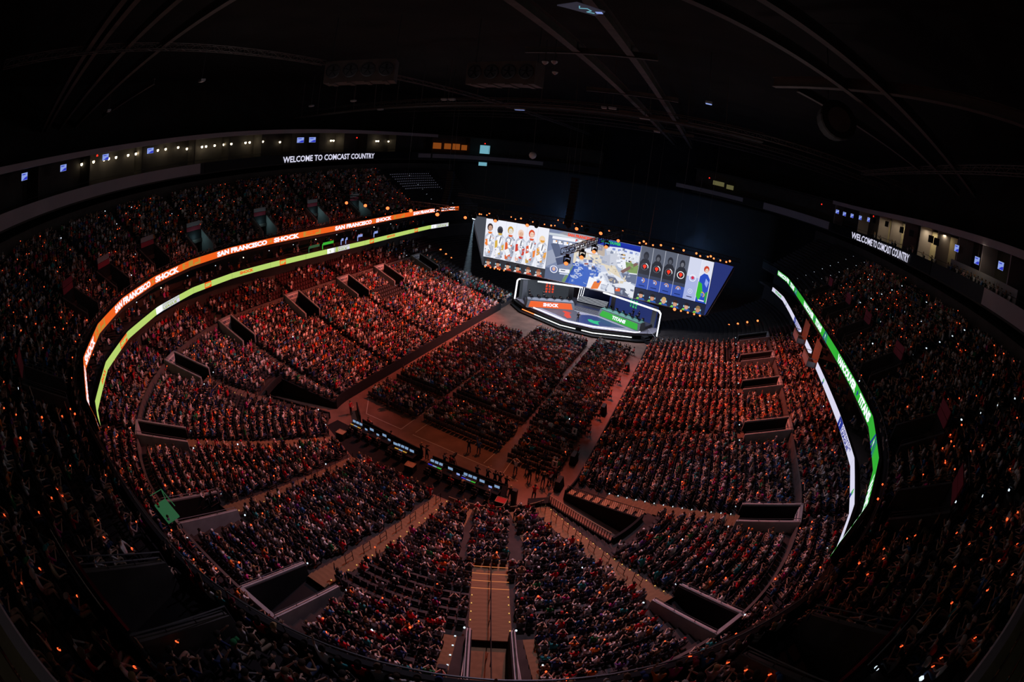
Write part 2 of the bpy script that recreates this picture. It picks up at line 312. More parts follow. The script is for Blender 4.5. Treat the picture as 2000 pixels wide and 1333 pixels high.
for i, p in enumerate(ps):
    t, w2, L = portal(p, PW, 16.25, 21.25, 4.05, 5.45, 7.4, 'portal', '%s sunken portal of the lower bowl, counted from the left stage end' % ORD[i], MAT['parapet'])
    if p in lowtxt:
        b = MB(); b.box((0, L - .1, 6.75), (2 * w2 - .3, .05, .85)); sg = b.build('portal_sign', MAT['white'], t)
        x = MB(); put_text(x, 'GEICO', -w2 * .62, w2 * .62, 6.62, 6.98, lambda a, c: (a, L - .13, c), 0, .05); x.build('lettering', MAT['snavy'], sg)
    pl = thing('portal_light', 'pair of small white lights on the %s lower portal from the left' % ORD[i], 'light', P3(p, 16.0, 0))
    hq = heading(p); pl.rotation_euler = (0, 0, hq)
    for sx in (-1, 1):
        b = MB(); b.lathe([(.03, -.05), (.07, 0), (.07, .06), (.03, .08)], 6, (sx * (w2 + .25), -.15, 4.75)); b.build('lamp', EM['stepw'], pl)
UPL = [p for p in PORT_U]
for i, p in enumerate(sorted(UPL)):
    zf = 15.6; k = 'upper'
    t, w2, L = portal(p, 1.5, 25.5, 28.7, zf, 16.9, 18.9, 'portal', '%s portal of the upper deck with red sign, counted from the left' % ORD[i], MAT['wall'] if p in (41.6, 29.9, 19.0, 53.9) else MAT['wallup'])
    b = MB(); b.box((0, L - .05, 19.25), (2 * w2 * .8, .1, .6)); sg = b.build('portal_sign', M('sign_red', (.33, .04, .07), .7) if i == 0 else bpy.data.materials['sign_red'], t)
    b = MB(); b.box((0, L - .06, 19.9), (2 * w2 * .8, .1, .6)); b.build('sign_board', MAT['grey'] if p < 72 else bpy.data.materials['sign_red'], sg)
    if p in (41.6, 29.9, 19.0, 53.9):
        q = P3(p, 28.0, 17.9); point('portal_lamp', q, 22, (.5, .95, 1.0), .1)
# ------------------------------------------------------------------ rim catwalk below the camera
cw = thing('roof_catwalk', 'pale edged metal catwalk hanging at the bottom corners of the view', 'catwalk')
n = 40; ss = np.linspace(109, 139, n); A = P2(ss, np.full(n, 30.32)); B = P2(ss, np.full(n, 30.44)); C2 = P2(ss, np.full(n, 32.2))
m = MB()
for i in range(n - 1): m.hexa([(*A[i], 25.9), (*A[i + 1], 25.9), (*B[i + 1], 25.9), (*B[i], 25.9), (*A[i], 26.02), (*A[i + 1], 26.02), (*B[i + 1], 26.02), (*B[i], 26.02)])
m.build('edge_beam', MAT['ring'], cw)
for j in range(8):
    D0, D1 = 30.46 + j * .22, 30.64 + j * .22; a = P2(ss, np.full(n, D0)); b = P2(ss, np.full(n, D1)); m = MB()
    for i in range(n - 1): m.hexa([(*a[i], 25.8), (*a[i + 1], 25.8), (*b[i + 1], 25.8), (*b[i], 25.8), (*a[i], 25.86), (*a[i + 1], 25.86), (*b[i + 1], 25.86), (*b[i], 25.86)])
    m.build('plank', M('catwalk_plank', (.22, .19, .11), .8, .2, 3) if j == 0 else bpy.data.materials['catwalk_plank'], cw)
# ------------------------------------------------------------------ enclosing shell
def shell():
    ss = np.arange(-42, 251, 4.0); P = P2(ss, np.full(len(ss), 46.5)); m = MB()
    for i in range(len(ss) - 1): m.face([(*P[i], 14), (*P[i + 1], 14), (*P[i + 1], 46), (*P[i], 46)])
    struct(m.build('wall_round', MAT['roof']), 'dark outer wall of the arena')
    m = MB(); m.box((0, 0, 45), (130, 175, .6)); struct(m.build('ceiling', MAT['roof']), 'dark roof deck')
    m = MB(); m.box((0, 86.5, 23), (130, .6, 46)); struct(m.build('wall_far', MAT['navy']), 'dark far wall beyond the stage')
shell()
# ------------------------------------------------------------------ LED ribbon boards
FB = np.array([-16, -8.6, 0] + [7.6 * k + 4.6 for k in range(1, 27)] + [209.8, 217.6])
FB = np.array(sorted([-14.5, -7.0, 0.4, 7.9, 15.4, 22.5, 29.5, 36.3, 43.2, 50.4, 57.9, 65.6, 73.4, 81.0, 88.8, 96.5, 104, 112, 120, 128, 136, 143.5, 149.3, 155.9, 163.5, 171, 179, 187, 195, 203, 211.3, 217.6, 221]))
FD = np.interp(FB, [-15, 0, 10, 22, 32, 45, 55, 140, 160, 209, 218], [23.5, 23.4, 22.9, 22.2, 22.4, 23.6, 24.05, 24.05, 24.15, 24.45, 24.35])
FP = P2(FB, FD)
def rib(s, z, off=0.0):
    i = int(np.clip(np.searchsorted(FB, s) - 1, 0, len(FB) - 2)); t = (s - FB[i]) / (FB[i + 1] - FB[i]); p = FP[i] * (1 - t) + FP[i + 1] * t
    e = FP[i + 1] - FP[i]; n = np.array([-e[1], e[0]]); n /= np.linalg.norm(n)
    c, nn = base(np.array([s]));
    if n @ nn[0] > 0: n = -n
    return (p[0] + n[0] * off, p[1] + n[1] * off, z)
def ribbon(name, label, s0, s1, z0, z1, mat, cat='led ribbon board', group=None):
    t = thing(name, label, cat, group=group)
    cuts = [s0] + [float(f) for f in FB if s0 + .3 < f < s1 - .3] + [s1]
    for a, b in zip(cuts[:-1], cuts[1:]):
        m = MB(); e = .01
        m.hexa([rib(a + e, z0, .0), rib(b - e, z0, .0), rib(b - e, z0, -.25), rib(a + e, z0, -.25), rib(a + e, z1, .0), rib(b - e, z1, .0), rib(b - e, z1, -.25), rib(a + e, z1, -.25)])
        m.build('housing', MAT['black'], t)
        m = MB(); N = 1
        m.face([rib(a + e, z0 + .02, .012), rib(b - e, z0 + .02, .012), rib(b - e, z1 - .02, .012), rib(a + e, z1 - .02, .012)]); m.build('led_panel', mat, t)
    return t
def rtext(t, txt, sa, sb, z0, z1, mat, bold=.06, off=.03):        # text runs towards smaller s
    m = MB(); put_text(m, txt, 0, sa - sb, z0, z1, lambda x, z: rib(sa - x, z, off), 0, bold); return m.build('lettering', mat, t)
def rpatch(t, sa, sb, z0, z1, mat, off=.02, name='led_patch'):
    m = MB(); n = max(1, int(abs(sa - sb) / 1.0)); q = np.linspace(sa, sb, n + 1)
    for i in range(n): m.face([rib(q[i], z0, off), rib(q[i + 1], z0, off), rib(q[i + 1], z1, off), rib(q[i], z1, off)])
    return m.build(name, mat, t)
def rshape(t, polys, s0, zc, sc_, mat, off=.03, name='emblem'):
    m = MB()
    for P in polys: m.face([rib(s0 - x * sc_, zc + y * sc_, off) for x, y in P])
    return m.build(name, mat, t)
def star(r=1.0): return [[(0, 0), (r * math.sin(2 * PI * k / 5), r * math.cos(2 * PI * k / 5)), (.42 * r * math.sin(2 * PI * (k + .5) / 5), .42 * r * math.cos(2 * PI * (k + .5) / 5))] for k in range(5)] + [[(0, 0), (.42 * r * math.sin(2 * PI * (k + .5) / 5), .42 * r * math.cos(2 * PI * (k + .5) / 5)), (r * math.sin(2 * PI * (k + 1) / 5), r * math.cos(2 * PI * (k + 1) / 5))] for k in range(5)]
ZU0, ZU1, ZL0, ZL1 = 15.08, 16.04, 11.47, 12.33
ul = ribbon('led_ribbon_board', 'orange upper ribbon board along the rim of the left upper deck', -9.5, 99.2, ZU0, ZU1, EM['orange'])
for k in range(-1, 5):
    s0 = 30.02 + 23.02 * (k - 1)
    if s0 > 99.3 or s0 - 9.3 < -14: continue
    if s0 - 9.3 > -9.5: rtext(ul, 'SAN FRANCISCO', min(s0, 111), s0 - 9.3, ZU0 + .12, ZU1 - .12, EM['white'])
    else: rtext(ul, 'SAN', s0, s0 - 2.0, ZU0 + .12, ZU1 - .12, EM['white'])
    if s0 - 15.6 > -9.4:
        rshape(ul, star(.32), s0 - 9.95, (ZU0 + ZU1) / 2, 1, EM['gold']); rtext(ul, 'SHOCK', s0 - 10.55, s0 - 15.45, ZU0 + .12, ZU1 - .12, EM['white'])
    if s0 + 7 < 99.3: rpatch(ul, s0 + 6.75, s0 + 3.15, ZU0 + .1, ZU1 - .08, EM['gold']); rtext(ul, 'SF', s0 + 6.4, s0 + 3.5, ZU0 + .2, ZU1 - .1, EM['orange'], .07, .035)
ll = ribbon('led_ribbon_board', 'lime lower ribbon board under the left club balcony', -6.6, 91.5, ZL0, ZL1, EM['lime'])
for a, b in ((15.81, 13.08), (48.98, 46.48), (84.73, 81.96)): rtext(ll, 'SHOCK', a, b, ZL0 + .26, ZL1 - .14, EM['orange'], .06)
for a, b in ((21.1, 19.84), (41.48, 40.3), (55.76, 54.5), (76.36, 73.9), (6.2, 4.9)): rpatch(ll, a, b, ZL0 + .02, ZL1 - .02, EM['orange']); rtext(ll, 'SF', a - .1, b + .1, ZL0 + .2, ZL1 - .2, EM['lime'], .06, .035)
for a, b in ((31.72, 26.46), (66.23, 61.1), (-.3, -6.5)):
    L = a - b; rpatch(ll, a, a - L * .28, ZL0 + .02, ZL1 - .02, EM['white']); rpatch(ll, a - L * .29, b, ZL0 + .02, ZL1 - .02, EM['rwhite'])
    rshape(ll, [[(0, .3), (.28, .08), (.5, .12), (.3, -.02)], [(.22, .02), (.3, -.3), (.42, -.3), (.34, .02)], [(-.1, .12), (.2, .04), (.16, -.04)]], a - L * .07, (ZL0 + ZL1) / 2, 1.1, EM['limetxt'])
    rtext(ll, 'OVERWATCH', a - L * .32, b + .08, ZL0 + .47, ZL1 - .08, EM['limetxt'], .03, .035); rtext(ll, 'LEAGUE', a - L * .32, b + L * .12, ZL0 + .08, ZL0 + .44, EM['limetxt'], .05, .035)
ur = ribbon('led_ribbon_board', 'green upper ribbon board along the rim of the right upper deck', 138.9, 217.6, ZU0, ZU1, EM['green'])
def blades(sc_=1.0): return [[(-.9, -.4), (-.55, -.4), (-.15, .42), (-.4, .42)], [(-.35, -.42), (0, -.42), (.1, .1), (-.1, .15)], [(.1, .42), (.3, .42), (.75, -.42), (.5, -.42)], [(.55, .42), (.7, .42), (1.05, -.42), (.95, -.42)]]
for a in (217.35, 193.5, 170.2, 147.2):
    rtext(ur, 'VANCOUVER', a, a - 8.2, ZU0 + .1, ZU1 - .1, EM['white']); rshape(ur, star(.36), a - 9.0, (ZU0 + ZU1) / 2, 1, EM['blue']) if a - 9 > 139 else None
    if a - 14 > 138: rtext(ur, 'TITANS', a - 9.7, a - 13.9, ZU0 + .1, ZU1 - .1, EM['white'])
for a in (201.4, 177.2, 152.3): rshape(ur, blades(), a, (ZU0 + ZU1) / 2, 1.2, EM['blue']); rshape(ur, [[(-.15, .2), (.12, .1), (.05, -.25)]], a, (ZU0 + ZU1) / 2, 1.2, EM['white'], .045)
lr = ribbon('led_ribbon_board', 'long white lower ribbon board under the right balcony nearest the camera', 144, 177.2, ZL0, ZL1, EM['rwhite'])
lr2 = ribbon('led_ribbon_board', 'short plain white board segment between the two camera pods on the right', 181.2, 185.9, ZL0, ZL1, EM['rwhite'])
lr3 = ribbon('led_ribbon_board', 'white lower ribbon board at the stage end of the right side', 190.3, 218.4, ZL0, ZL1, EM['rwhite'])
rtext(lr3, 'TITANS', 216.6, 212.4, ZL0 + .2, ZL1 - .2, EM['green'], .05)
for t, a, b in ((lr3, 197.6, 191.0), (lr, 163.3, 157.4)):
    rpatch(t, a, a - 1.6, ZL0 + .02, ZL1 - .02, EM['blue']); rshape(t, [[(0, .3), (.28, .08), (.5, .12), (.3, -.02)], [(.22, .02), (.3, -.3), (.42, -.3), (.34, .02)]], a - .4, (ZL0 + ZL1) / 2, 1.0, EM['white'], .035)
    rtext(t, 'OVERWATCH', a - 1.75, b, ZL0 + .47, ZL1 - .08, EM['blue'], .03); rtext(t, 'LEAGUE', a - 1.75, b + .6, ZL0 + .08, ZL0 + .44, EM['blue'], .05)
for t, a in ((lr, 172.4), (lr, 151.4), (lr3, 207.3)): rshape(t, [[(-.3, -.3), (-.1, .3), (.12, .3), (-.05, -.3)], [(0, -.3), (.1, .1), (.3, .3), (.25, -.1)]], a, (ZL0 + ZL1) / 2, 1, EM['green']); rshape(t, [[(-.35, -.36), (-.1, -.05), (.2, -.1), (.25, -.36)]], a, (ZL0 + ZL1) / 2, 1, EM['blue'], .04)
for nm, z0, z1, lb in (('trim_upper_lip', 14.6, 14.98, 'slab lip that carries the upper ribbon boards'), ('trim_balcony_lip', 11.42, 11.8, 'slab lip that carries the lower ribbon boards')):
    m = MB()
    for i in range(len(FB) - 1):
        a, b = FB[i] + .001, FB[i + 1] - .001; A, B = rib(a, z0, -.27), rib(b, z0, -.27); C, D = P3(a, 24.75, z0), P3(b, 24.75, z0)
        m.hexa([A, B, D, C, (*A[:2], z1), (*B[:2], z1), (*D[:2], z1), (*C[:2], z1)])
    o = struct(m.build(nm, MAT['suite']), lb); o['kind'] = 'structure'
# camera pods hung from the right lower board
for i, (a, b) in enumerate(((180.9, 177.5), (189.9, 186.3))):
    t = thing('camera_pod', ['grey camera pod hung between board segments, nearer the camera', 'grey camera pod hung between board segments, nearer the stage'][i], 'camera platform'); h = 1.1
    def q(s, dd, z): p = rib(s, z, dd); return p
    m = MB(); m.hexa([q(a, 1.3, 11.3), q(b, 1.3, 11.3), q(b, 0, 11.3), q(a, 0, 11.3), q(a, 1.3, 11.4), q(b, 1.3, 11.4), q(b, 0, 11.4), q(a, 0, 11.4)]); m.build('pod_floor', MAT['grey'], t)
    m = MB(); m.hexa([q(a, 1.3, 11.3), q(b, 1.3, 11.3), q(b, 1.24, 11.3), q(a, 1.24, 11.3), q(a, 1.3, 12.3), q(b, 1.3, 12.3), q(b, 1.24, 12.3), q(a, 1.24, 12.3)]); m.build('front_panel', MAT['grey'], t)
    for s in (a, b):
        m = MB(); e = .06 if s == b else -.06; m.hexa([q(s, 1.3, 11.3), q(s + e, 1.3, 11.3), q(s + e, 0, 11.3), q(s, 0, 11.3), q(s, 1.3, 12.0), q(s + e, 1.3, 12.0), q(s + e, 0, 12.0), q(s, 0, 12.0)]); m.build('side_panel', MAT['grey'], t)
    m = MB(); m.tube([q(a, .1, 12.4), q(a, 1.25, 12.4), q(b, 1.25, 12.4), q(b, .1, 12.4)], .04, 5); m.build('guard_rail', MAT['silver'], t)
    m = MB(); m.face([rib(a, 11.45, -.1), rib(b, 11.45, -.1), rib(b, 14.2, -.1), rib(a, 14.2, -.1)]); m.build('back_panel', MAT['wood'], t)
# dark struts and vertical seams are left to the housings; open suites between the two boards get a few lit screens
for i, (s, mt, wv) in enumerate(((26.2, 'tv', .5), (25.0, 'tv', .35), (21.8, 'tv', 1.2), (30.8, 'green', 2.6), (34.0, 'floodg', 2.4), (17.2, 'tv', 1.0))):
    m = MB(); a, b = P3(s, 24.6, 12.55), P3(s - wv, 24.6, 12.55); m.face([a, b, (b[0], b[1], 13.0), (a[0], a[1], 13.0)])
    m.box((a[0] - .1, a[1], 12.3), (.1, .1, .9))
    tag(m.build('balcony_monitor', EM[mt]), '%s glowing monitor behind the lime board, counted from the stage' % ORD[i], 'monitor')
# small suite lights in the strip between the boards
k = 0
for s in list(np.arange(4, 100, 5.2)) + list(np.arange(150, 214, 5.2)):
    t = thing('balcony_downlight', '%s pair of downlights between the two ribbon boards, from the left end' % (ORD[k] if k < 20 else 'twentieth and ' + ORD[k - 20]), 'light'); k += 1
    for j in range(2):
        m = MB(); c = P3(s + j * .9, 27.6 - j * 1.2, 13.9 - j * .5); m.lathe([(.03, .1), (.08, .05), (.09, 0)], 6, c); m.build('lamp', EM['stepw'] if k % 3 else EM['sconce'], t)
# ------------------------------------------------------------------ top ring of suites
D_R = 40.0
def rg(s, z, off=0.0):
    p = P2(np.array([s]), np.array([D_R - off]))[0]; return (p[0], p[1], z)
def rband(name, s0, s1, d0, d1, z0, z1, mat, **k): return band(name, s0, s1, d0, d1, z0, z1, mat, 1.6, **k)
rband('wall_ring_fascia', -45, 253, D_R, D_R + .2, 26.7, 28.5, MAT['ringdark'], label='dark fascia of the top suite ring')
rband('trim_ring_floor', -45, 253, D_R, 46.4, 26.5, 26.7, MAT['suite'], label='floor slab of the top suite ring')
rband('trim_ring_ceiling', -45, 253, D_R - .1, 46.4, 33.3, 33.5, MAT['suite'], label='ceiling slab of the top suite ring')
rband('wall_suite_back', -45, 253, 44.0, 44.2, 26.7, 33.3, MAT['suite'], label='back wall of the top suites')
for a, b, nm in ((47.6, 98, 'left fascia panels of the top ring'), (-11.8, -9.2, ''), (-34, -12.2, ''), (222.7, 238.2, ''), (242.6, 256, ''), (112, 166.3, '')):
    rband('trim_ring_panel', a, b, D_R - .12, D_R - .01, 26.75 if a in (47.6, 112, 222.7) else 27.1, 28.5 if a in (47.6, 112, 222.7) else 28.2, MAT['ring'], label='pale mauve fascia panel of the top ring')
for a, b in ((-13, 98), (112, 222.5)):
    rband('trim_soffit', a, b, D_R - .15, D_R + .1, 32.75, 33.55, MAT['ring'], label='pale strip along the suite ceiling edge')
rl = MB(); n = 240; ss = np.linspace(-40, 250, n); rl.tube([(*p, 29.05) for p in P2(ss, np.full(n, 40.1))], .03, 4); tag(rl.build('ring_rail', MAT['metal']), 'thin rail above the suite ring fascia', 'railing')
# suite partitions
for i, s in enumerate(list(np.arange(-20, 98, 7.6)) + list(np.arange(150, 225, 6.6))):
    h = heading(s); m = MB(); c = P3(s, 42.6, 30); m.box((c[0], c[1], 30), (.18, 3.0, 6.5), 0, h); struct(m.build('wall_partition', MAT['suite'] if s < 120 else MAT['ring']), 'partition wall between suites')
# wall lamps of the left suites
LS = [63.76, 63.17, 62.05, 60.57, 59.91, 58.88, 57.2, 56.12, 54.24, 53.1, 52.03, 50.33, 49.1, 45.78, 44.88, 42.96, 40.87, 39.11, 35.74, 34.75, 31.5, 27.06, 25.17, 17.59, 12.5, 11.71, 8.61, -1.74, -2.2, -4.38]
SH = MAT['metal']
for i, s in enumerate(LS):
    z = 31.95 if s > 50 else 31.5 if s > 30 else 31.2
    t = thing('wall_lamp', '%s bright wall lamp in the left suites, counted from the left' % (ORD[i] if i < 20 else 'twentieth and ' + ORD[i - 20] if i < 40 else ''), 'lamp', P3(s, 43.3, z), heading(s), 'wall lamps of the left suites')
    m = MB(); m.lathe([(.10, -.22), (.2, -.1), (.2, .1), (.1, .2)], 7); m.build('bulb', EM['sconce'], t)
    m = MB(); m.lathe([(.22, .14), (.26, .22), (.05, .3)], 7); m.box((0, .35, .2), (.08, .7, .08)); m.build('lamp_shade', SH, t)
    if i % 3 == 1: point('suite_lamp_light', P3(s, 42.7, z), 34, (1, .8, .5), .2)
def tv(s, z, d, wv, hv, lit, label, tilt=0.0):
    t = thing('hanging_television', label, 'television', P3(s, d, z), heading(s))
    m = MB(); m.box((0, 0, 0), (wv, .09, hv)); m.build('housing', MAT['black'], t)
    m = MB(); m.face([(-wv * .46, -.05, -hv * .44), (wv * .46, -.05, -hv * .44), (wv * .46, -.05, hv * .44), (-wv * .46, -.05, hv * .44)]); sc_ = m.build('screen', EM['tv'] if lit else MAT['black'], t)
    if lit:
        m = MB(); m.face([(-wv * .3, -.056, -hv * .4), (wv * .44, -.056, -hv * .4), (wv * .44, -.056, -.02), (wv * .1, -.056, -hv * .1)]); m.box((-wv * .1, -.056, hv * .25), (wv * .5, .004, hv * .12)); m.build('picture', EM['tvb'], sc_)
    m = MB(); m.tube([(0, .06, 0), (0, .06, 33.3 - z)], .03, 4); m.build('ceiling_pole', MAT['metal'], t)
for i, (s, z) in enumerate(((73.55, 32.2), (67.65, 32.1), (61.44, 32.4), (55.0, 32.2), (23.49, 31.6), (20.2, 31.6))): tv(s, z - .25, 40.9, 1.5 if i < 4 else 2.0, 1.0 if i < 4 else 1.25, True, '%s lit television hanging in the left suites, counted from the left' % ORD[i])
for i, (s, z) in enumerate(((210.6, 31.75), (204.4, 31.7), (196.7, 31.4), (192.3, 31.35), (184.6, 31.4), (182.6, 31.3))): tv(s, z, 40.7, 1.7, 1.0, False, '%s dark television hanging before the cream suite walls, counted from the stage' % ORD[i])
for i, (s, z) in enumerate(((221.9, 31.35), (220.0, 31.3), (217.9, 31.4), (215.5, 31.5), (212.9, 31.6), (176.5, 31.4), (170.6, 30.9), (164.9, 31.4))): tv(s, z, 41.0, 1.35, .95, True, '%s lit television hanging in the right suites, counted from the stage' % ORD[i])
# cream rooms on the right
for i, (a, b) in enumerate(((212.5, 209.2), (208.8, 205.2), (203.2, 198.2), (190.0, 186.6), (186.0, 180.6))):
    rband('wall_cream_room', b, a, 43.6, 43.8, 26.8, 32.9, MAT['cream'], label='cream wall lit inside a right suite')
    q = P3((a + b) / 2, 42.3, 32.7); area('suite_light', q, (q[0] + .6, q[1], 28), 42 if i else 62, (1, .84, .5), 1.6, .5)
rband('wall_bar_counter', 160.5, 177.5, 40.9, 41.1, 27.5, 29.9, MAT['grey'], label='grey bar front in the right suites')
q = P3(168, 39.9, 32.5); point('suite_bar_light', q, 9, (1, .85, .65), .3)
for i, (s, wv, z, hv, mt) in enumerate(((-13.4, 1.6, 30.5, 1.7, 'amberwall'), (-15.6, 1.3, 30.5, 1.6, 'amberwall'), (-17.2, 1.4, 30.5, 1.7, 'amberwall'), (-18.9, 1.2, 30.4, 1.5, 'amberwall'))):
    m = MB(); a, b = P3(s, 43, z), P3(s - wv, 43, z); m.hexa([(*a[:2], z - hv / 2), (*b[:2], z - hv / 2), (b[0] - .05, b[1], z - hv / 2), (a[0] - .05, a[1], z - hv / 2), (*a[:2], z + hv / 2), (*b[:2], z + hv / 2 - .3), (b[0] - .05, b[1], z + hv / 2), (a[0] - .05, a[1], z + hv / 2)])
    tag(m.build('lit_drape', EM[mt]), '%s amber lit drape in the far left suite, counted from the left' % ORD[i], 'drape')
for i, (s, z, wv, hv) in enumerate(((-21.6, 30.2, 1.9, 2.4), (-21.6, 26.0, 1.6, 1.0))):
    m = MB(); a, b = P3(s, 39.7, z), P3(s - wv, 39.7, z); m.hexa([(*a[:2], z - hv / 2), (*b[:2], z - hv / 2), (b[0] - .05, b[1], z - hv / 2), (a[0] - .05, a[1], z - hv / 2), (*a[:2], z + hv / 2), (*b[:2], z + hv / 2), (b[0] - .05, b[1], z + hv / 2), (a[0] - .05, a[1], z + hv / 2)])
    tag(m.build('cyan_window', EM['teal']), ['tall cyan lit window in the far wall of the suites', 'small cyan lit window below the fascia'][i], 'window')
for i, (s, z, d) in enumerate(((62.6, 32.6, 41), (6.5, 31.8, 41), (226, 32.0, 41), (211.5, 32.5, 41), (250, 31.5, 41), (-22.5, 31.9, 39.8))):
    m = MB(); c = P3(s, d, z); m.box(c, (.3, .08, .22), 0, heading(s)); m.box((c[0], c[1], z + .14), (.06, .06, .1)); tag(m.build('exit_light', EM['exitred']), '%s small red exit light on the suite ring, counted from the left' % ORD[(1, 2, 5, 0, 4, 3)[i]] if False else ['small red exit light among the left suite lamps', 'small red exit light right of the welcome sign on the left', 'small red exit light at the far right suites', 'small red exit light over the five lit televisions', 'small red exit light beside the far cream window', 'small red light above the cyan window'][i], 'exit light')
# far right lit windows
for i, (s, z, wv) in enumerate(((249.2, 30.6, 2.2), (246.5, 30.3, 1.4))):
    m = MB(); a, b = P3(s, 41, z), P3(s - wv, 41, z); m.hexa([(*a[:2], z - .7), (*b[:2], z - .7), (b[0], b[1] + .1, z - .7), (a[0], a[1] + .1, z - .7), (*a[:2], z + .5), (*b[:2], z + .5), (b[0], b[1] + .1, z + .5), (a[0], a[1] + .1, z + .5)])
    tag(m.build('suite_window', E('window_dim_cream%d' % i, hexc('6f6a44'), .6, False)), ['dim cream lit suite window high above the stage right', 'second dim cream window beside the first above stage right'][i], 'window')
# guests on the balcony rows of the right suites
rband('trim_suite_riser', 158, 215, 40.22, 40.88, 26.7, 27.95, MAT['suite'], label='seating riser behind the right ring fascia')
# welcome signs
for i, (sa, sb) in enumerate(((28.6, 1.35), (215.95, 189.65))):
    t = thing('welcome_sign', ['long dark LED sign with white letters on the left of the top ring', 'long dark LED sign with white letters on the right of the top ring'][i], 'sign')
    o = band('sign_panel', min(sa, sb) - (9 if i == 0 else 8), max(sa, sb) + (18 if i == 0 else 6), D_R - .14, D_R - .02, 26.72, 28.5, MAT['black'], 1.6, t, None)
    m = MB(); put_text(m, 'WELCOME TO COMCAST COUNTRY', 0, sa - sb, 26.85 if i == 0 else 26.8, 28.1, lambda x, z: rg(sa - x, z, .26), 0, .02); m.build('lettering', EM['rwhite'], t)
# ------------------------------------------------------------------ people: light templates for the mass of the crowd
def loft(rings, n, cls, cap=False, V=None, F=None, C=None):
    b = len(V)
    for (x, y, z, rx, ry) in rings:
        for k in range(n): t = 2 * PI * (k + .5) / n; V.append((x + rx * math.cos(t), y + ry * math.sin(t), z))
    for i in range(len(rings) - 1):
        for k in range(n): F.append((b + i * n + k, b + i * n + (k + 1) % n, b + (i + 1) * n + (k + 1) % n, b + (i + 1) * n + k)); C.append(cls[i])
    if cap:
        t = b + (len(rings) - 1) * n
        if n == 4: F.append((t, t + 1, t + 2, t + 3)); C.append(cls[-1])
        else: F += [(t, t + 1, t + 2, t + 3), (t, t + 3, t + 4, t + 5)]; C += [cls[-1]] * 2
def limb(a, b, r0, r1, n, c, V, F, C):
    a, b = Vector(a), Vector(b); d = (b - a).normalized(); up = Vector((1, 0, 0)) if abs(d.x) < .8 else Vector((0, 0, 1)); x = d.cross(up).normalized(); y = x.cross(d); q = len(V)
    for p, r in ((a, r0), (b, r1)):
        for k in range(n): t = 2 * PI * k / n; V.append(tuple(p + (x * math.cos(t) + y * math.sin(t)) * r))
    for k in range(n): F.append((q + k, q + (k + 1) % n, q + n + (k + 1) % n, q + n + k)); C.append(c)
POSES = {  # elbow, wrist for +x side and -x side
 'lap': ((.27, -.08, .78), (.12, -.32, .66), (-.27, -.08, .78), (-.12, -.32, .66)),
 'clap': ((.28, -.14, .85), (.04, -.36, 1.02), (-.28, -.14, .85), (-.04, -.36, 1.02)),
 'up': ((.33, -.05, 1.18), (.24, -.06, 1.52), (-.33, -.05, 1.18), (-.24, -.06, 1.52)),
 'one': ((.30, -.1, 1.2), (.28, -.14, 1.52), (-.27, -.08, .78), (-.12, -.32, .66)),
 'phone': ((.25, -.22, .88), (.06, -.42, 1.14), (-.27, -.08, .78), (-.12, -.32, .66)),
 'headhold': ((.36, -.04, 1.16), (.13, .02, 1.38), (-.36, -.04, 1.16), (-.13, .02, 1.38))}
def person_lo(pose, lod, lean=0.0, stand=0.0):
    V, F, C = [], [], []; n = 6 if lod == 1 else 4; dz = stand
    loft([(0, .05, .40 + dz, .19, .15), (0, .02 - lean, .74 + dz, .17, .12), (0, -.02 - 2 * lean, 1.0 + dz, .23, .13), (0, -2.1 * lean, 1.13 + dz, .09, .08)] if lod == 1 else [(0, .05, .40 + dz, .2, .16), (0, -2 * lean, 1.0 + dz, .25, .15), (0, -2 * lean, 1.14 + dz, .08, .07)], n, [0, 0, 0], False, V, F, C)
    hy = -2.4 * lean - .03
    if lod == 1: loft([(0, hy, 1.12 + dz, .06, .06), (0, hy - .02, 1.2 + dz, .085, .10), (0, hy, 1.29 + dz, .10, .115), (0, hy, 1.37 + dz, .055, .065)], n, [1, 2, 2], True, V, F, C); [C.__setitem__(len(C) - 1 - i, 2) for i in range(2)]
    else: loft([(0, hy, 1.12 + dz, .07, .07), (0, hy, 1.25 + dz, .115, .13), (0, hy, 1.38 + dz, .06, .07)], n, [1, 2], True, V, F, C)
    if lod == 1:                                   # face side of the head is skin
        pass
    for sx in (1, -1):
        if stand > .3:
            limb((sx * .10, .03, .45 + dz), (sx * .13, .02, .05), .1, .06, 4 if lod == 1 else 3, 3, V, F, C)
        else:
            k = 4 if lod == 1 else 3
            limb((sx * .10, .02, .48 + dz), (sx * .13, -.44, .50 + dz), .09, .075, k, 3, V, F, C); limb((sx * .13, -.44, .52 + dz), (sx * .12, -.40, .04), .07, .05, k, 3 if lod == 1 and sx > 0 else 3, V, F, C)
    e1, w1, e2, w2 = POSES[pose]
    for e, wv, sx in ((e1, w1, 1), (e2, w2, -1)):
        k = 4 if lod == 1 else 3; o = Vector((0, -2 * lean, dz))
        limb(Vector((sx * .21, 0, 1.03)) + o, Vector(e) + o, .065, .055, k, 0, V, F, C); limb(Vector(e) + o, Vector(wv) + o, .052, .042, k, 1, V, F, C)
    F = [f if len(f) == 4 else f for f in F]
    return np.array(V), np.array(F), np.array(C), np.array(w1) + np.array((0, -2 * lean, dz + .03))
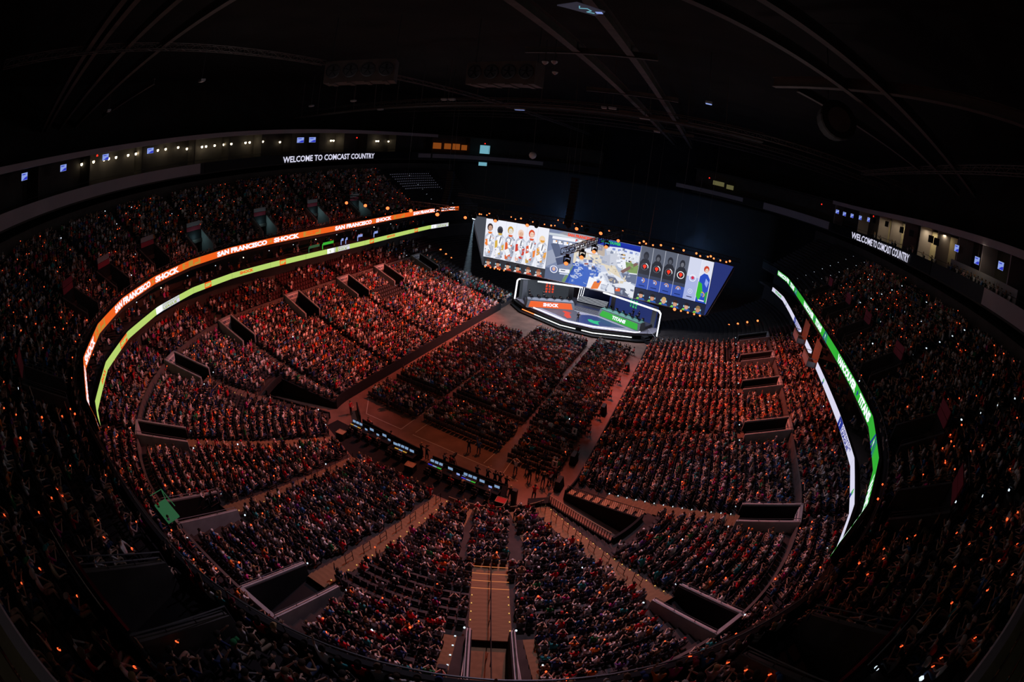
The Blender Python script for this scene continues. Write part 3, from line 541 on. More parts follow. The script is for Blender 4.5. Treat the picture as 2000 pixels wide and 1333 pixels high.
SHIRT = [('black', (.018, .018, .022), 22), ('charcoal', (.06, .06, .065), 13), ('grey', (.26, .26, .28), 12), ('white', (.74, .72, .73), 17), ('red', (.55, .02, .03), 8), ('navy', (.025, .04, .13), 9), ('blue', (.05, .17, .42), 4), ('teal', (.04, .32, .34), 2.5), ('orange', (.75, .20, .04), 4), ('maroon', (.18, .02, .035), 3), ('magenta', (.55, .05, .26), 1.8), ('green', (.03, .22, .08), 1.8), ('purple', (.16, .06, .28), 1.5), ('pale pink', (.68, .42, .42), 2), ('tan', (.38, .27, .17), 2)]
SHC = np.array([c[1] for c in SHIRT]); SHP = np.array([c[2] for c in SHIRT], float); SHP /= SHP.sum()
SKIN = np.array([(.62, .38, .28), (.55, .32, .23), (.68, .45, .35), (.30, .16, .10), (.45, .27, .18)]); SKP = [.3, .25, .2, .1, .15]
HAIR = np.array([(.02, .015, .012), (.05, .03, .02), (.12, .07, .04), (.35, .22, .1), (.5, .47, .45), (.45, .03, .03)]); HAP = [.4, .25, .17, .08, .06, .04]
PANT = np.array([(.02, .02, .025), (.04, .06, .12), (.10, .10, .11), (.30, .24, .17), (.55, .34, .26)]); PAP = [.35, .3, .12, .1, .13]
TEMPL = [(1, 'lap'), (1, 'clap'), (1, 'clap'), (1, 'up'), (1, 'one'), (1, 'phone')]
TW = np.array([.40, .20, .14, .06, .10, .10])
T1 = [person_lo(p, 1, .0 if i != 1 else .04) for i, (_, p) in enumerate(TEMPL)]; T2 = [person_lo(p, 2) for _, p in TEMPL]
# ---- seats: positions of every seat, with row and distance
def seat_rows(s0, s1, rows, zs, spacing, skip):
    out = []
    for r, (d, z) in enumerate(zip(rows, zs)):
        ss = np.arange(s0, s1, .05); ln = np.concatenate([[0], np.cumsum(scale_at(ss[:-1], d) * .05)]); tgt = np.arange(.2, ln[-1], spacing); s = np.interp(tgt, ln, ss)
        s = s[~skip(s, d)]; p = P2(s, np.full(len(s), d + .46)); c, n = base(s)
        h = np.arctan2(n[:, 1], n[:, 0]) - PI / 2
        out.append(np.column_stack([p, np.full(len(s), z), h, s, np.full(len(s), d), np.full(len(s), r)]))
    return np.concatenate(out)
A1 = 123.8
def skip_low(s, d):
    k = hole_l(s, d + .3) | hole_l(s, d + .6); sca = scale_at(s, d)
    for p in PORT_L:
        if p == A1: k |= (np.abs(s - p) * sca < 1.35) & (d > 8); k |= (np.abs(np.abs(s - p) * sca - 1.75) < .38) & (d <= 8); k |= (np.abs(s - p) * sca < 2.35) & (d > 15.2)
        elif p in (109.6, 138.8): k |= np.abs(s - p + (0 if p > 120 else .5) * 1) * sca < .95
        elif p == 153.7: k |= np.abs(s - p + (.0 if d > 5 else 0)) * sca < 1.0
        elif p in (99.4, 68.5, 85.3): k |= np.abs(s - p) * sca < .8
        else: k |= np.abs(s - p) * sca < .62
        k |= (np.abs(s - p) < PW + .25) & (d > 15.6) & (d < 21)
        if p != A1: k |= (((s - p) * (1 if p < A1 else -1) > 0) & (np.abs(s - p) < PW + 1.35) & (d > 15.4) & (d < 21))
    k |= (s > TR[0][0] - .4) & (s < TR[0][1] + .4) & (d < 8.9); k |= (s > TR[1][0] - 2.2) & (s < TR[1][1] + 3.0) & (d < 8.9)
    return k
def skip_club(s, d):
    k = np.zeros(s.shape, bool)
    for p in PORT_L: k |= np.abs(s - p) * scale_at(s, d) < .6
    return k
def skip_up(s, d):
    k = hole_u(s, d + .3) | hole_u(s, d + .6)
    for p in PORT_U: k |= (np.abs(s - p) * scale_at(s, d) < (.65 if d > 28.7 else 1.75)) & (d > 25.0)
    return k
SE_L = seat_rows(1.5, 200.5, LROW[:23], [ZL[k] for k in range(23)], .56, skip_low)
SE_C = seat_rows(-3, 206, CROW[:6], ZC, .58, skip_club)
SE_B = seat_rows(0, 206, [24.7, 25.6], [11.85, 12.2], .75, lambda s, d: np.sin(s * 1.7) > .45)
SE_U = seat_rows(-12, 219, UROW[:17], ZU, .56, skip_up)
FY = [(-12.2, -4.9, -22.9, -18.6), (-3.9, 5.3, -23.2, -18.8), (6.9, 12.0, -24.3, -18.9), (-12.2, -4.9, -17.2, -5.4), (-3.9, 5.2, -17.0, -3.4), (6.3, 11.8, -17.4, -3.6), (-12.2, -4.9, -4.4, 6.0), (-3.9, 5.0, -2.4, 10.2), (6.2, 11.6, -2.6, 11.2)]
fs = []
for b, (x0, x1, y0, y1) in enumerate(FY):
    for r, y in enumerate(np.arange(y0, y1, .86)):
        x = np.arange(x0, x1, .53); sk = -.07
        fs.append(np.column_stack([x, y + (x - (x0 + x1) / 2) * sk, np.zeros_like(x), np.full_like(x, PI), np.full_like(x, 500 + b), np.full_like(x, y), np.full_like(x, r)]))
SE_F = np.concatenate(fs)
def occ_low(S):
    s, d = S[:, 4], S[:, 5]; p = np.full(len(s), .955)
    p[(s < 5) & (d > 13)] = .0; p[s < 2.5] = 0; p[(s > 21) & (s < 27) & (d > 12.5) & (d < 16)] = .0; p[(s > 68) & (s < 76) & (d > 9) & (d < 13)] = .12; p[(s > 139.5) & (s < 151) & (d > 8.5) & (d < 10.5)] = .25
    p[(s > 110) & (s < 123) & (d > 12) & (d < 15.5)] = .25; p[(s > 181) & (s < 200) & (d > 13.4) & (d < 14.6)] = .3; p[(s > 160) & (s < 180) & (d > 14)] = .9; p[(s > 135) & (s < 141) & (d < 7)] = .15
    p[(s > 54) & (s < 69) & (d < 11) & (d > 8)] = .4
    return p
def occ_club(S):
    s, d = S[:, 4], S[:, 5]; p = np.where(s < 3, .03, np.where(s < 12, .3, np.where(s < 58, .33, .8))); p = np.where((s > 150) & (s < 199), .88, p); return np.where(s > 201, 0, p)
def occ_up(S):
    s, d = S[:, 4], S[:, 5]; p = np.where((s < 2.5) | (s > 203), 0, .84); p = np.where((s > 195.5), p * np.clip((203 - s) / 10 + (d - 24) / 40, 0, 1), p); return np.where((s > 90) & (s < 113) & (d < 30), p * .6, p)
def occ_floor(S):
    p = np.full(len(S), .95); b = S[:, 4] - 500; r = S[:, 6]
    p[(b == 2)] = .62; p[(r == 0) & (b > 2)] = .35; p[(r <= 1) & (b == 5)] = .25; p[(r == 0)] *= .6; p[(r <= 2) & (b == 6)] = .3; p[(r <= 1) & (b == 1)] = .3; return p
def choose(S, occ, lim=96):
    f = np.array([-RM[i][2] for i in range(3)]); v = S[:, :3] - np.array(CAM); dist = np.linalg.norm(v, axis=1); ang = np.degrees(np.arccos(np.clip((v @ f) / dist, -1, 1)))
    vis = ang < lim; S = S[vis]; return S, RG.random(len(S)) < occ(S), dist[vis]
def frame_xy(P):
    v = (np.asarray(P, float) - np.array(CAM)) @ np.array(RM); n = np.linalg.norm(v, axis=1); th = np.arccos(np.clip(-v[:, 2] / n, -1, 1))
    r = np.zeros_like(th); k = (6.01243771e-02, 1.58670501e-04, -1.13263953e-06, 7.95325345e-07)
    rr = np.linspace(0, 26, 2600); tt = sum(c * rr ** (i + 1) for i, c in enumerate(k)); r = np.interp(th, tt, rr) / .018; h = np.hypot(v[:, 0], v[:, 1]) + 1e-9
    return np.column_stack([1000 + r * v[:, 0] / h, 666.5 - r * v[:, 1] / h])
CR = []
for nm, S, oc in (('low', SE_L, occ_low), ('club', SE_C, occ_club), ('bal', SE_B, lambda S: np.full(len(S), .5)), ('up', SE_U, occ_up), ('floor', SE_F, occ_floor)):
    S, o, dist = choose(S, oc); CR.append((nm, S, o, dist))
ALL = np.concatenate([c[1] for c in CR]); OCC = np.concatenate([c[2] for c in CR]); DIST = np.concatenate([c[3] for c in CR]); ZONE = np.concatenate([np.full(len(c[1]), i) for i, c in enumerate(CR)])
XY = frame_xy(ALL[:, :3] + np.array([0, 0, 1.0])); INF = (XY[:, 0] > -15) & (XY[:, 0] < 2015) & (XY[:, 1] > -20) & (XY[:, 1] < 1345)
rank = np.where(OCC & INF, DIST, 1e9)
N_IND = 300
IND = np.argsort(rank)[:N_IND]; ISI = np.zeros(len(ALL), bool); ISI[IND] = True
STY = dict(shirt=RG.choice(len(SHIRT), len(ALL), p=SHP), skin=RG.choice(len(SKIN), len(ALL), p=SKP), hair=RG.choice(len(HAIR), len(ALL), p=HAP), pant=RG.choice(len(PANT), len(ALL), p=PAP), pose=RG.choice(len(TEMPL), len(ALL), p=TW))
TURN = RG.normal(0, .18, len(ALL))
# people in the side stands look towards the stage
cA, nA = base(np.clip(ALL[:, 4], S_LO, S_HI)); toS = np.arctan2(20 - ALL[:, 1], 0 - ALL[:, 0]) + PI / 2
dA = (toS - ALL[:, 3] + PI) % (2 * PI) - PI; TURN += np.where(ZONE < 4, np.clip(dA * .45, -.55, .55), 0)
GL = np.where(ZONE == 3, .10, np.where(ZONE == 0, .10, .08)); BAND = (RG.random(len(ALL)) < GL) & OCC
def mass(name, idx, label, jit=.05):
    VV, FF, CC = [], [], []; off = 0
    for lod, T, sel in ((1, T1, DIST[idx] < 52), (2, T2, DIST[idx] >= 52)):
        for k in range(len(TEMPL)):
            ii = idx[sel & (STY['pose'][idx] == k)]
            if not len(ii): continue
            V, F, C, wv = T[k]; a = ALL[ii, 3] + TURN[ii]; ca, sa = np.cos(a)[:, None], np.sin(a)[:, None]; g = RG.normal(1, .05, (len(ii), 1))
            X = V[:, 0] * g; Y = V[:, 1] * g; Z = V[:, 2] * g
            W = np.stack([X * ca - Y * sa + ALL[ii, 0:1] + RG.normal(0, jit, (len(ii), 1)), X * sa + Y * ca + ALL[ii, 1:2] + RG.normal(0, jit, (len(ii), 1)), Z + ALL[ii, 2:3]], -1)
            VV.append(W.reshape(-1, 3)); FF.append((F[None] + (off + np.arange(len(ii)) * len(V))[:, None, None]).reshape(-1, 4)); off += len(ii) * len(V)
            pal = np.stack([SHC[STY['shirt'][ii]] * RG.uniform(.7, 1.25, (len(ii), 1)), SKIN[STY['skin'][ii]], HAIR[STY['hair'][ii]], PANT[STY['pant'][ii]]], 1)
            cap = RG.random(len(ii)) < .16; pal[cap, 2] = SHC[RG.choice(len(SHIRT), cap.sum(), p=SHP)]
            bare = RG.random(len(ii)) < .3; CCc = pal[:, C]; CC.append(CCc.reshape(-1, 3))
    V = np.concatenate(VV).astype(np.float32); F = np.concatenate(FF).astype(np.int32); C = np.concatenate(CC).astype(np.float32)
    me = bpy.data.meshes.new(name); me.vertices.add(len(V)); me.vertices.foreach_set('co', V.ravel()); me.loops.add(len(F) * 4); me.loops.foreach_set('vertex_index', F.ravel())
    me.polygons.add(len(F)); me.polygons.foreach_set('loop_start', np.arange(0, len(F) * 4, 4, dtype=np.int32)); me.polygons.foreach_set('loop_total', np.full(len(F), 4, dtype=np.int32))
    a = me.attributes.new('tint', 'FLOAT_COLOR', 'FACE'); a.data.foreach_set('color', np.column_stack([np.clip(C, 0, .95), np.ones(len(C))]).astype(np.float32).ravel())
    me.materials.append(CROWD); me.update(calc_edges=True)
    return tag(link(name, me), label, 'crowd', kind='stuff')
rest = OCC & ~ISI
mass('crowd', np.where(rest & (ZONE < 3))[0], 'thousands of seated spectators filling the lower bowl and club seats')
mass('crowd', np.where(rest & (ZONE == 3))[0], 'dim rows of spectators far off in the upper deck')
mass('crowd', np.where(rest & (ZONE == 4))[0], 'seated spectators in rows on the flat arena floor')
# ---- seats as one mass each
def boxes(C, D, R):                                   # many boxes: centres (N,3), dims (N,3), yaw
    X = np.array([(-1, -1, -1), (1, -1, -1), (1, 1, -1), (-1, 1, -1), (-1, -1, 1), (1, -1, 1), (1, 1, 1), (-1, 1, 1)]) * .5
    W = X[None] * D[:, None]; ca, sa = np.cos(R)[:, None], np.sin(R)[:, None]
    V = np.stack([W[..., 0] * ca - W[..., 1] * sa, W[..., 0] * sa + W[..., 1] * ca, W[..., 2]], -1) + C[:, None]
    Q = np.array([(4, 5, 6, 7), (0, 1, 5, 4), (1, 2, 6, 5), (2, 3, 7, 6), (3, 0, 4, 7)])
    return V.reshape(-1, 3), (Q[None] + (np.arange(len(C)) * 8)[:, None, None]).reshape(-1, 4)
def quadmesh(name, V, F, mat):
    me = bpy.data.meshes.new(name); me.vertices.add(len(V)); me.vertices.foreach_set('co', V.astype(np.float32).ravel()); me.loops.add(len(F) * 4); me.loops.foreach_set('vertex_index', F.astype(np.int32).ravel())
    me.polygons.add(len(F)); me.polygons.foreach_set('loop_start', np.arange(0, len(F) * 4, 4, dtype=np.int32)); me.polygons.foreach_set('loop_total', np.full(len(F), 4, dtype=np.int32)); me.materials.append(mat); me.update(calc_edges=True); return me
def seatmass(name, S, mat, label, floor=False, taken=None):
    n = np.stack([np.cos(S[:, 3] + PI / 2), np.sin(S[:, 3] + PI / 2)], 1); one = np.ones(len(S))
    Cb = np.column_stack([S[:, :2] + n * .22, S[:, 2] + .66]); Cs = np.column_stack([S[:, :2] - n * .02, S[:, 2] + .42])
    V1, F1 = boxes(Cb, np.column_stack([.44 * one, .07 * one, .52 * one]), S[:, 3]); V2, F2 = boxes(Cs, np.column_stack([.44 * one, .40 * one, .08 * one]), S[:, 3])
    V, F = np.concatenate([V1, V2]), np.concatenate([F1, F2 + len(V1)])
    if floor:
        for sx in (-.2, .2):
            for yy in (-.18, .2):
                cx = S[:, 0] + sx * np.cos(S[:, 3]) - yy * np.sin(S[:, 3]); cy_ = S[:, 1] + sx * np.sin(S[:, 3]) + yy * np.cos(S[:, 3])
                v, f = boxes(np.column_stack([cx, cy_, S[:, 2] + .2]), np.column_stack([.03 * one, .03 * one, .4 * one]), S[:, 3]); F = np.concatenate([F, f + len(V)]); V = np.concatenate([V, v])
    return tag(link(name, quadmesh(name, V, F, mat)), label, 'seats', kind='stuff')
EMPTY = ~OCC & INF
emp = np.where(EMPTY, DIST, 1e9); INDS = np.argsort(emp)[:300]; ISS = np.zeros(len(ALL), bool); ISS[INDS] = True; ISS |= ISI
seatmass('seats', ALL[(ZONE == 0) & ~ISS], MAT['seat'], 'black folding seats of the lower bowl')
seatmass('seats', ALL[(ZONE == 1) & ~ISS], MAT['seatred'], 'dull red club seats below the lower ribbon boards')
seatmass('seats', ALL[(ZONE == 3) & ~ISS], MAT['seat'], 'black folding seats of the upper deck')
seatmass('floor_chairs', ALL[(ZONE == 4) & ~ISS], MAT['seat'], 'black interlocked chairs on the arena floor', True)
# ---- glowing wristbands and phones of the crowd
def dots(name, idx, mat, r, label):
    C = []
    for k in range(len(TEMPL)):
        ii = idx[STY['pose'][idx] == k]; wv = T1[k][3]; a = ALL[ii, 3] + TURN[ii]
        C.append(np.column_stack([ALL[ii, 0] + wv[0] * np.cos(a) - wv[1] * np.sin(a), ALL[ii, 1] + wv[0] * np.sin(a) + wv[1] * np.cos(a), ALL[ii, 2] + wv[2] + .02]))
    C = np.concatenate(C); V, F = boxes(C, np.full((len(C), 3), 1.0) * r * RG.uniform(.7, 1.3, (len(C), 1)), RG.uniform(0, 3, len(C)))
    return tag(link(name, quadmesh(name, V, F, mat)), label, 'lights', kind='stuff')
bi = np.where(BAND & ~ISI)[0]
dots('wristbands', bi, EM['glow'], .075, 'orange glowing wristbands scattered through the whole crowd')
ph = np.where(OCC & ~ISI & (RG.random(len(ALL)) < .004))[0]; dots('phones', ph, EM['glow2'], .08, 'pale lit phones held up in the crowd')
# ------------------------------------------------------------------ people: full figures
def skin_body(name, joints, edges, mats, region, sub=1):
    names = list(joints); me = bpy.data.meshes.new(name + '_base'); me.from_pydata([joints[k][0] for k in names], [(names.index(a), names.index(b)) for a, b in edges], [])
    o = bpy.data.objects.new(name + '_base', me); COL.objects.link(o)
    md = o.modifiers.new('skin', 'SKIN'); md.use_smooth_shade = True; md.branch_smoothing = .5
    for i, k in enumerate(names):
        r = joints[k][1]; me.skin_vertices[0].data[i].radius = r if isinstance(r, tuple) else (r, r); me.skin_vertices[0].data[i].use_root = (k == 'pelvis')
    sb = o.modifiers.new('sub', 'SUBSURF'); sb.levels = sub; sb.render_levels = sub
    dg = bpy.context.evaluated_depsgraph_get(); out = bpy.data.meshes.new_from_object(o.evaluated_get(dg)); out.name = name
    bpy.data.objects.remove(o); bpy.data.meshes.remove(me)
    for m in mats: out.materials.append(m)
    J = [(np.array(joints[a][0]), np.array(joints[b][0]), region(a, b)) for a, b in edges]
    A = np.array([j[0] for j in J]); Bv = np.array([j[1] for j in J]) - A; L2 = (Bv ** 2).sum(1) + 1e-9; RGN = np.array([j[2] for j in J])
    C = np.array([p.center[:] for p in out.polygons]); t = np.clip(((C[:, None] - A[None]) * Bv[None]).sum(-1) / L2, 0, 1); D = np.linalg.norm(C[:, None] - (A[None] + t[..., None] * Bv[None]), axis=-1)
    out.polygons.foreach_set('material_index', RGN[D.argmin(1)].astype(np.int32)); out.polygons.foreach_set('use_smooth', [True] * len(out.polygons)); out.update(); return out
def figure(name, pose, mode='sit', lean=0.0, sleeve='short', head=(0, 0)):
    """continuous body: one joint per vertex; -Y is forward"""
    z0 = .48 if mode == 'sit' else .92; L = lean; J = {}; Ed = []
    def j(k, p, r): J[k] = (p, r)
    def e(*c): Ed.extend(zip(c[:-1], c[1:]))
    j('pelvis', (0, .04, z0), (.15, .125)); j('waist', (0, .03 - L * .8, z0 + .22), (.135, .105)); j('chest', (0, .02 - L * 1.7, z0 + .44), (.165, .12)); j('neck', (0, .01 - L * 2.2, z0 + .60), .055)
    j('skull0', (0, -.01 - L * 2.4, z0 + .68), .07); j('skull', (head[0] * .02, -.02 - L * 2.5, z0 + .77), .095); j('crown', (head[0] * .03, -.01 - L * 2.5, z0 + .87), .06); j('nose', (head[0] * .05, -.135 - L * 2.5, z0 + .755), .014)
    e('pelvis', 'waist', 'chest', 'neck', 'skull0', 'skull', 'crown'); e('skull', 'nose')
    for s, sx in (('R', 1), ('L', -1)):
        j('ear' + s, (sx * .105, -.01 - L * 2.5, z0 + .76), .016); e('skull', 'ear' + s)
        j('shoulder' + s, (sx * .185, .02 - L * 2.0, z0 + .53), .068); e('chest', 'shoulder' + s)
        el, wr = pose[0:2] if sx > 0 else pose[2:4]; dz = z0 - .48; sh = Vector(J['shoulder' + s][0])
        el = Vector((el[0], el[1] - L * 2, el[2] + dz)); wr = Vector((wr[0], wr[1] - L * 2, wr[2] + dz)); d = (wr - el).normalized()
        mid = (sh + el) / 2; j('upper' + s, tuple(mid), .052); j('elbow' + s, tuple(el), .043); j('wrist' + s, tuple(wr), .028); e('shoulder' + s, 'upper' + s, 'elbow' + s, 'wrist' + s)
        up = Vector((0, 0, 1)) if abs(d.z) < .8 else Vector((0, -1, 0)); side = d.cross(up).normalized(); nrm = side.cross(d)
        palm = wr + d * .06; j('palm' + s, tuple(palm), (.036, .018)); e('wrist' + s, 'palm' + s)
        for f, (o_, ln) in enumerate(((-.027, .07), (-.009, .082), (.009, .077), (.027, .06))):
            a = palm + d * .03 + side * o_; b = a + d * ln * .55 - nrm * .006; c = b + d * ln * .42 - nrm * .022
            j('fa%d' % f + s, tuple(a), .0105); j('fb%d' % f + s, tuple(b), .0095); j('fc%d' % f + s, tuple(c), .008); e('palm' + s, 'fa%d' % f + s, 'fb%d' % f + s, 'fc%d' % f + s)
        a = wr + d * .03 + side * (-sx * .04); b = a + d * .035 + side * (-sx * .02); j('ta' + s, tuple(a), .0125); j('tb' + s, tuple(b), .010); e('palm' + s, 'ta' + s, 'tb' + s)
        if mode == 'sit':
            j('hip' + s, (sx * .10, -.02, z0 + .0), .10); j('thigh' + s, (sx * .12, -.24, z0 + .02), .082); j('knee' + s, (sx * .13, -.45, z0 + .01), .064); j('calf' + s, (sx * .13, -.44, .27), .057); j('ankle' + s, (sx * .13, -.42, .09), .042); j('toe' + s, (sx * .14, -.59, .045), .04)
        else:
            st = .02 if sx > 0 else -.04
            j('hip' + s, (sx * .095, .02, z0 - .06), .10); j('thigh' + s, (sx * .11, st, .70), .085); j('knee' + s, (sx * .12, st - .01, .49), .06); j('calf' + s, (sx * .125, st + .02, .32), .058); j('ankle' + s, (sx * .13, st + .03, .09), .042); j('toe' + s, (sx * .15, st - .13, .045), .04)
        e('pelvis', 'hip' + s, 'thigh' + s, 'knee' + s, 'calf' + s, 'ankle' + s, 'toe' + s)
    def region(a, b):
        t = a + '>' + b
        if any(q in t for q in ('skull', 'crown', 'nose', 'ear', 'palm', 'fa', 'fb', 'ta', 'tb')) or b == 'neck': return 1
        if 'wrist' in t: return 0 if sleeve == 'long' else 1
        if 'ankle' in b or 'hip' in t or 'thigh' in t or 'knee' in t or 'calf' in t: return 2 if 'toe' not in b else 3
        if 'toe' in t: return 3
        return 0
    me = skin_body(name, J, Ed, [MAT['dark'], MAT['dark'], MAT['dark'], MAT['black']], region)
    hc = J['skull'][0]; return me, Vector(hc), Vector(J['wristR'][0]), z0
def hair_mesh(kind, c):
    m = MB(); x, y, z = c; N = 8; prof = []
    rows = [(0.02, .116, .0), (.05, .118, -.0), (.085, .10, .005), (.12, .055, .01)] if kind != 'long' else [(-.16, .10, .05), (-.08, .115, .03), (0.0, .12, .01), (.06, .118, .005), (.10, .09, .005), (.125, .045, .01)]
    b = 0
    for (dz, r, dy) in rows:
        for k in range(N): t = 2 * PI * k / N; m.v.append((x + r * math.cos(t), y + dy + (r * 1.08) * math.sin(t) + (.028 if dz < .04 else 0), z + dz))
    for i in range(len(rows) - 1):
        for k in range(N): m.f.append((i * N + k, i * N + (k + 1) % N, (i + 1) * N + (k + 1) % N, (i + 1) * N + k)); m.m.append(0); m.c.append(None)
    m.f.append(tuple((len(rows) - 1) * N + k for k in range(N))); m.m.append(0); m.c.append(None)
    if kind == 'cap': m.hexa([(x - .075, y - .21, z + .045), (x + .075, y - .21, z + .045), (x + .09, y - .09, z + .05), (x - .09, y - .09, z + .05), (x - .075, y - .21, z + .057), (x + .075, y - .21, z + .057), (x + .09, y - .09, z + .066), (x - .09, y - .09, z + .066)])
    return m.mesh('hair', [MAT['dark']], True)
def face_mesh(c):
    x, y, z = c; out = []
    for sx in (-1, 1):
        m = MB(); m.lathe([(.004, -.012), (.012, 0), (.004, .012)], 5, (x + sx * .034, y - .092, z + .005)); out.append(('eye', m.mesh('eye', [MAT['black']])))
    m = MB(); m.box((x, y - .092, z - .055), (.045, .012, .01)); out.append(('mouth', m.mesh('mouth', [MAT['black']]))); return out
PM_SHIRT = [M('cloth_' + n.replace(' ', '_'), c, .9, .12, 6) for n, c, _ in SHIRT]; PM_SKIN = [M('skin_%s' % 'abcde'[i], tuple(c), .6) for i, c in enumerate(SKIN)]
PM_HAIR = [M('hair_%s' % 'abcdef'[i], tuple(c), .8) for i, c in enumerate(HAIR)]; PM_PANT = [M('trousers_%s' % 'abcde'[i], tuple(c), .9) for i, c in enumerate(PANT)]
PNAME = ['lap', 'clap', 'clap', 'up', 'one', 'phone']
FIG = {}
def fig(pose, mode='sit', lean=0.0, sleeve='short'):
    k = (pose, mode, lean, sleeve)
    if k not in FIG:
        me, hc, wr, z0 = figure('body_%s_%s' % (pose, mode), POSES[pose], mode, lean, sleeve)
        band_ = MB(); band_.tube([tuple(wr + Vector((.04 * math.cos(t), .02 * math.sin(t), .04 * math.sin(t)))) for t in np.linspace(0, 2 * PI, 8)[:-1]], .02, 5, closed=True)
        FIG[k] = (me, {h: hair_mesh(h, hc) for h in ('short', 'long', 'cap')}, face_mesh(hc), band_.mesh('wristband', [EM['glow']]))
    return FIG[k]
def person(label, loc, rz, shirt, skin, hair, pant, pose='lap', mode='sit', lean=0.0, sleeve='short', hk='short', hmat=None, glow=False, group=None, parent=None):
    me, hm, fm, bm = fig(pose, mode, lean, sleeve)
    o = link('person', me, None, loc, rz); tag(o, label, 'person', group)
    for i, mt in enumerate((shirt, skin, pant)): o.material_slots[i].link = 'OBJECT'; o.material_slots[i].material = mt
    h = link('hair' if hk != 'cap' else 'cap', hm[hk], o); h.material_slots[0].link = 'OBJECT'; h.material_slots[0].material = hmat or hair
    for fn, fm_ in fm: link(fn, fm_, o)
    if glow: link('wristband', bm, o)
    return o
# the 300 spectators that show largest: nearest rows of the upper deck and of the bowl below it
def seat_name(i):
    z = ZONE[i]; r = int(ALL[i, 6]); s = ALL[i, 4]
    if z == 4:
        b = int(s - 500); xb = ALL[(ZONE == 4) & (ALL[:, 4] == s) & (ALL[:, 6] == r), 0]; return ORD[r] + ' row from behind', int((xb < ALL[i, 0]).sum()), 'from left', b, z
    P = PORT_U if z == 3 else PORT_L; k = min(P, key=lambda p: abs(p - s)); q = sorted(P).index(k)
    same = (ZONE == z) & (ALL[:, 6] == r); side = 'left' if s < k else 'right'          # facing the rink
    n = int(np.sum(same & (ALL[:, 4] > min(s, k)) & (ALL[:, 4] < max(s, k))))
    row = 'row ' + (ORD[r] if r < 20 else 'twentieth-plus') if False else (ORD[r] if r < 20 else 'twentieth and ' + ORD[r - 20]) + ' row'
    return row, n, side, q, z
POSEW = ['hands in lap', 'clapping', 'clapping', 'both arms up', 'one arm up', 'holding a phone']
HAIRW = ['black', 'dark brown', 'brown', 'fair', 'grey', 'red']
PORTW = {3: 'upper portal', 0: 'lower portal', 1: 'lower portal', 2: 'balcony', 4: 'block'}
BLK = ['near left', 'near centre', 'near right', 'middle left', 'middle centre', 'middle right', 'front left', 'front centre', 'front right']
def NTH(n):
    if n < 20: return ORD[n]
    n += 1; t = n // 10; return ['twentieth', 'thirtieth', 'fortieth', 'fiftieth', 'sixtieth'][t - 2] if n % 10 == 0 else ['twenty', 'thirty', 'forty', 'fifty', 'sixty'][t - 2] + '-' + ORD[n % 10 - 1]
def place_words(row, n, side, q, z):
    if z == 4: return '%s, %s seat from left, %s floor block' % (row, NTH(n), BLK[q])
    return '%s, %s seat %s of %s %s' % (row, NTH(n), side, ORD[q], PORTW[z])
used = {}
for i in IND:
    row, n, side, q, z = seat_name(i); si = STY['shirt'][i]; hk = rnd.choices(['short', 'long', 'cap'], [.55, .27, .18])[0]; ci = rnd.randrange(len(SHIRT)); pz = STY['pose'][i]
    hm = PM_SHIRT[ci] if hk == 'cap' else None
    lab = '%s shirt, %s, %s' % (SHIRT[si][0], SHIRT[ci][0] + ' cap' if hk == 'cap' else hk + ' ' + HAIRW[STY['hair'][i]] + ' hair', place_words(row, n, side, q, z))
    person(lab, (ALL[i, 0], ALL[i, 1], ALL[i, 2]), ALL[i, 3] + TURN[i], PM_SHIRT[si], PM_SKIN[STY['skin'][i]], PM_HAIR[STY['hair'][i]], PM_PANT[STY['pant'][i]], PNAME[pz], 'sit', .03 * (i % 3), 'long' if i % 4 == 0 else 'short', hk, hm, bool(BAND[i]) or i % 9 == 0, 'spectators in the rows nearest the camera')
def seat_mesh():
    m = MB(); m.box((0, .22, .66), (.44, .07, .52)); m.box((0, -.02, .42), (.44, .40, .08))
    for sx in (-.24, .24): m.box((sx, .05, .52), (.04, .38, .04)); m.box((sx, .12, .25), (.05, .2, .5))
    return m.mesh('arena_seat', [MAT['seat'], MAT['seat']])
SM = seat_mesh(); SM.materials[0] = MAT['seat']
for n_, i in enumerate(list(INDS)):
    z = ZONE[i]; row, n, side, q, z = seat_name(i)
    o = link('arena_seat' if z < 4 else 'floor_chair', SM, None, (ALL[i, 0], ALL[i, 1], ALL[i, 2]), ALL[i, 3])
    tag(o, 'empty dark seat, ' + place_words(row, n, side, q, z), 'seat', 'empty seats nearest the camera')

for k, s0 in enumerate(list(np.arange(161.5, 178, .95)) + [182, 183.1, 186.2, 190.5, 191.4, 192.5, 198.5, 200.1, 206.5, 209.5, 210.6]):
    si = [3, 0, 2, 13, 1, 3, 0, 6, 2][k % 9]; person('guest in %s top, %s from the camera on the right suite balcony' % (SHIRT[si][0], NTH(k)), P3(s0, 40.6, 27.95), heading(s0), PM_SHIRT[si], PM_SKIN[k % 5], PM_HAIR[(k * 3) % 6], PM_PANT[k % 3], PNAME[k % 6], 'sit', 0, 'short' if k % 2 else 'long', ['short', 'long'][k % 2], group='guests on the right suite balcony')
    m = MB(); m.box((0, .24, .66), (.44, .07, .52)); m.box((0, 0, .4), (.44, .4, .08)); m.box((0, .1, .18), (.3, .2, .36)); tag(m.build('suite_chair', MAT['seat'], None, P3(s0, 40.6, 27.95), heading(s0)), 'dark chair under the %s guest on the right suite balcony' % NTH(k), 'seat')
q = P3(169, 38.9, 32.4); spot('suite_downlight', q, P3(169, 40.6, 28.3), 60, (1, .82, .55), 130, .5)
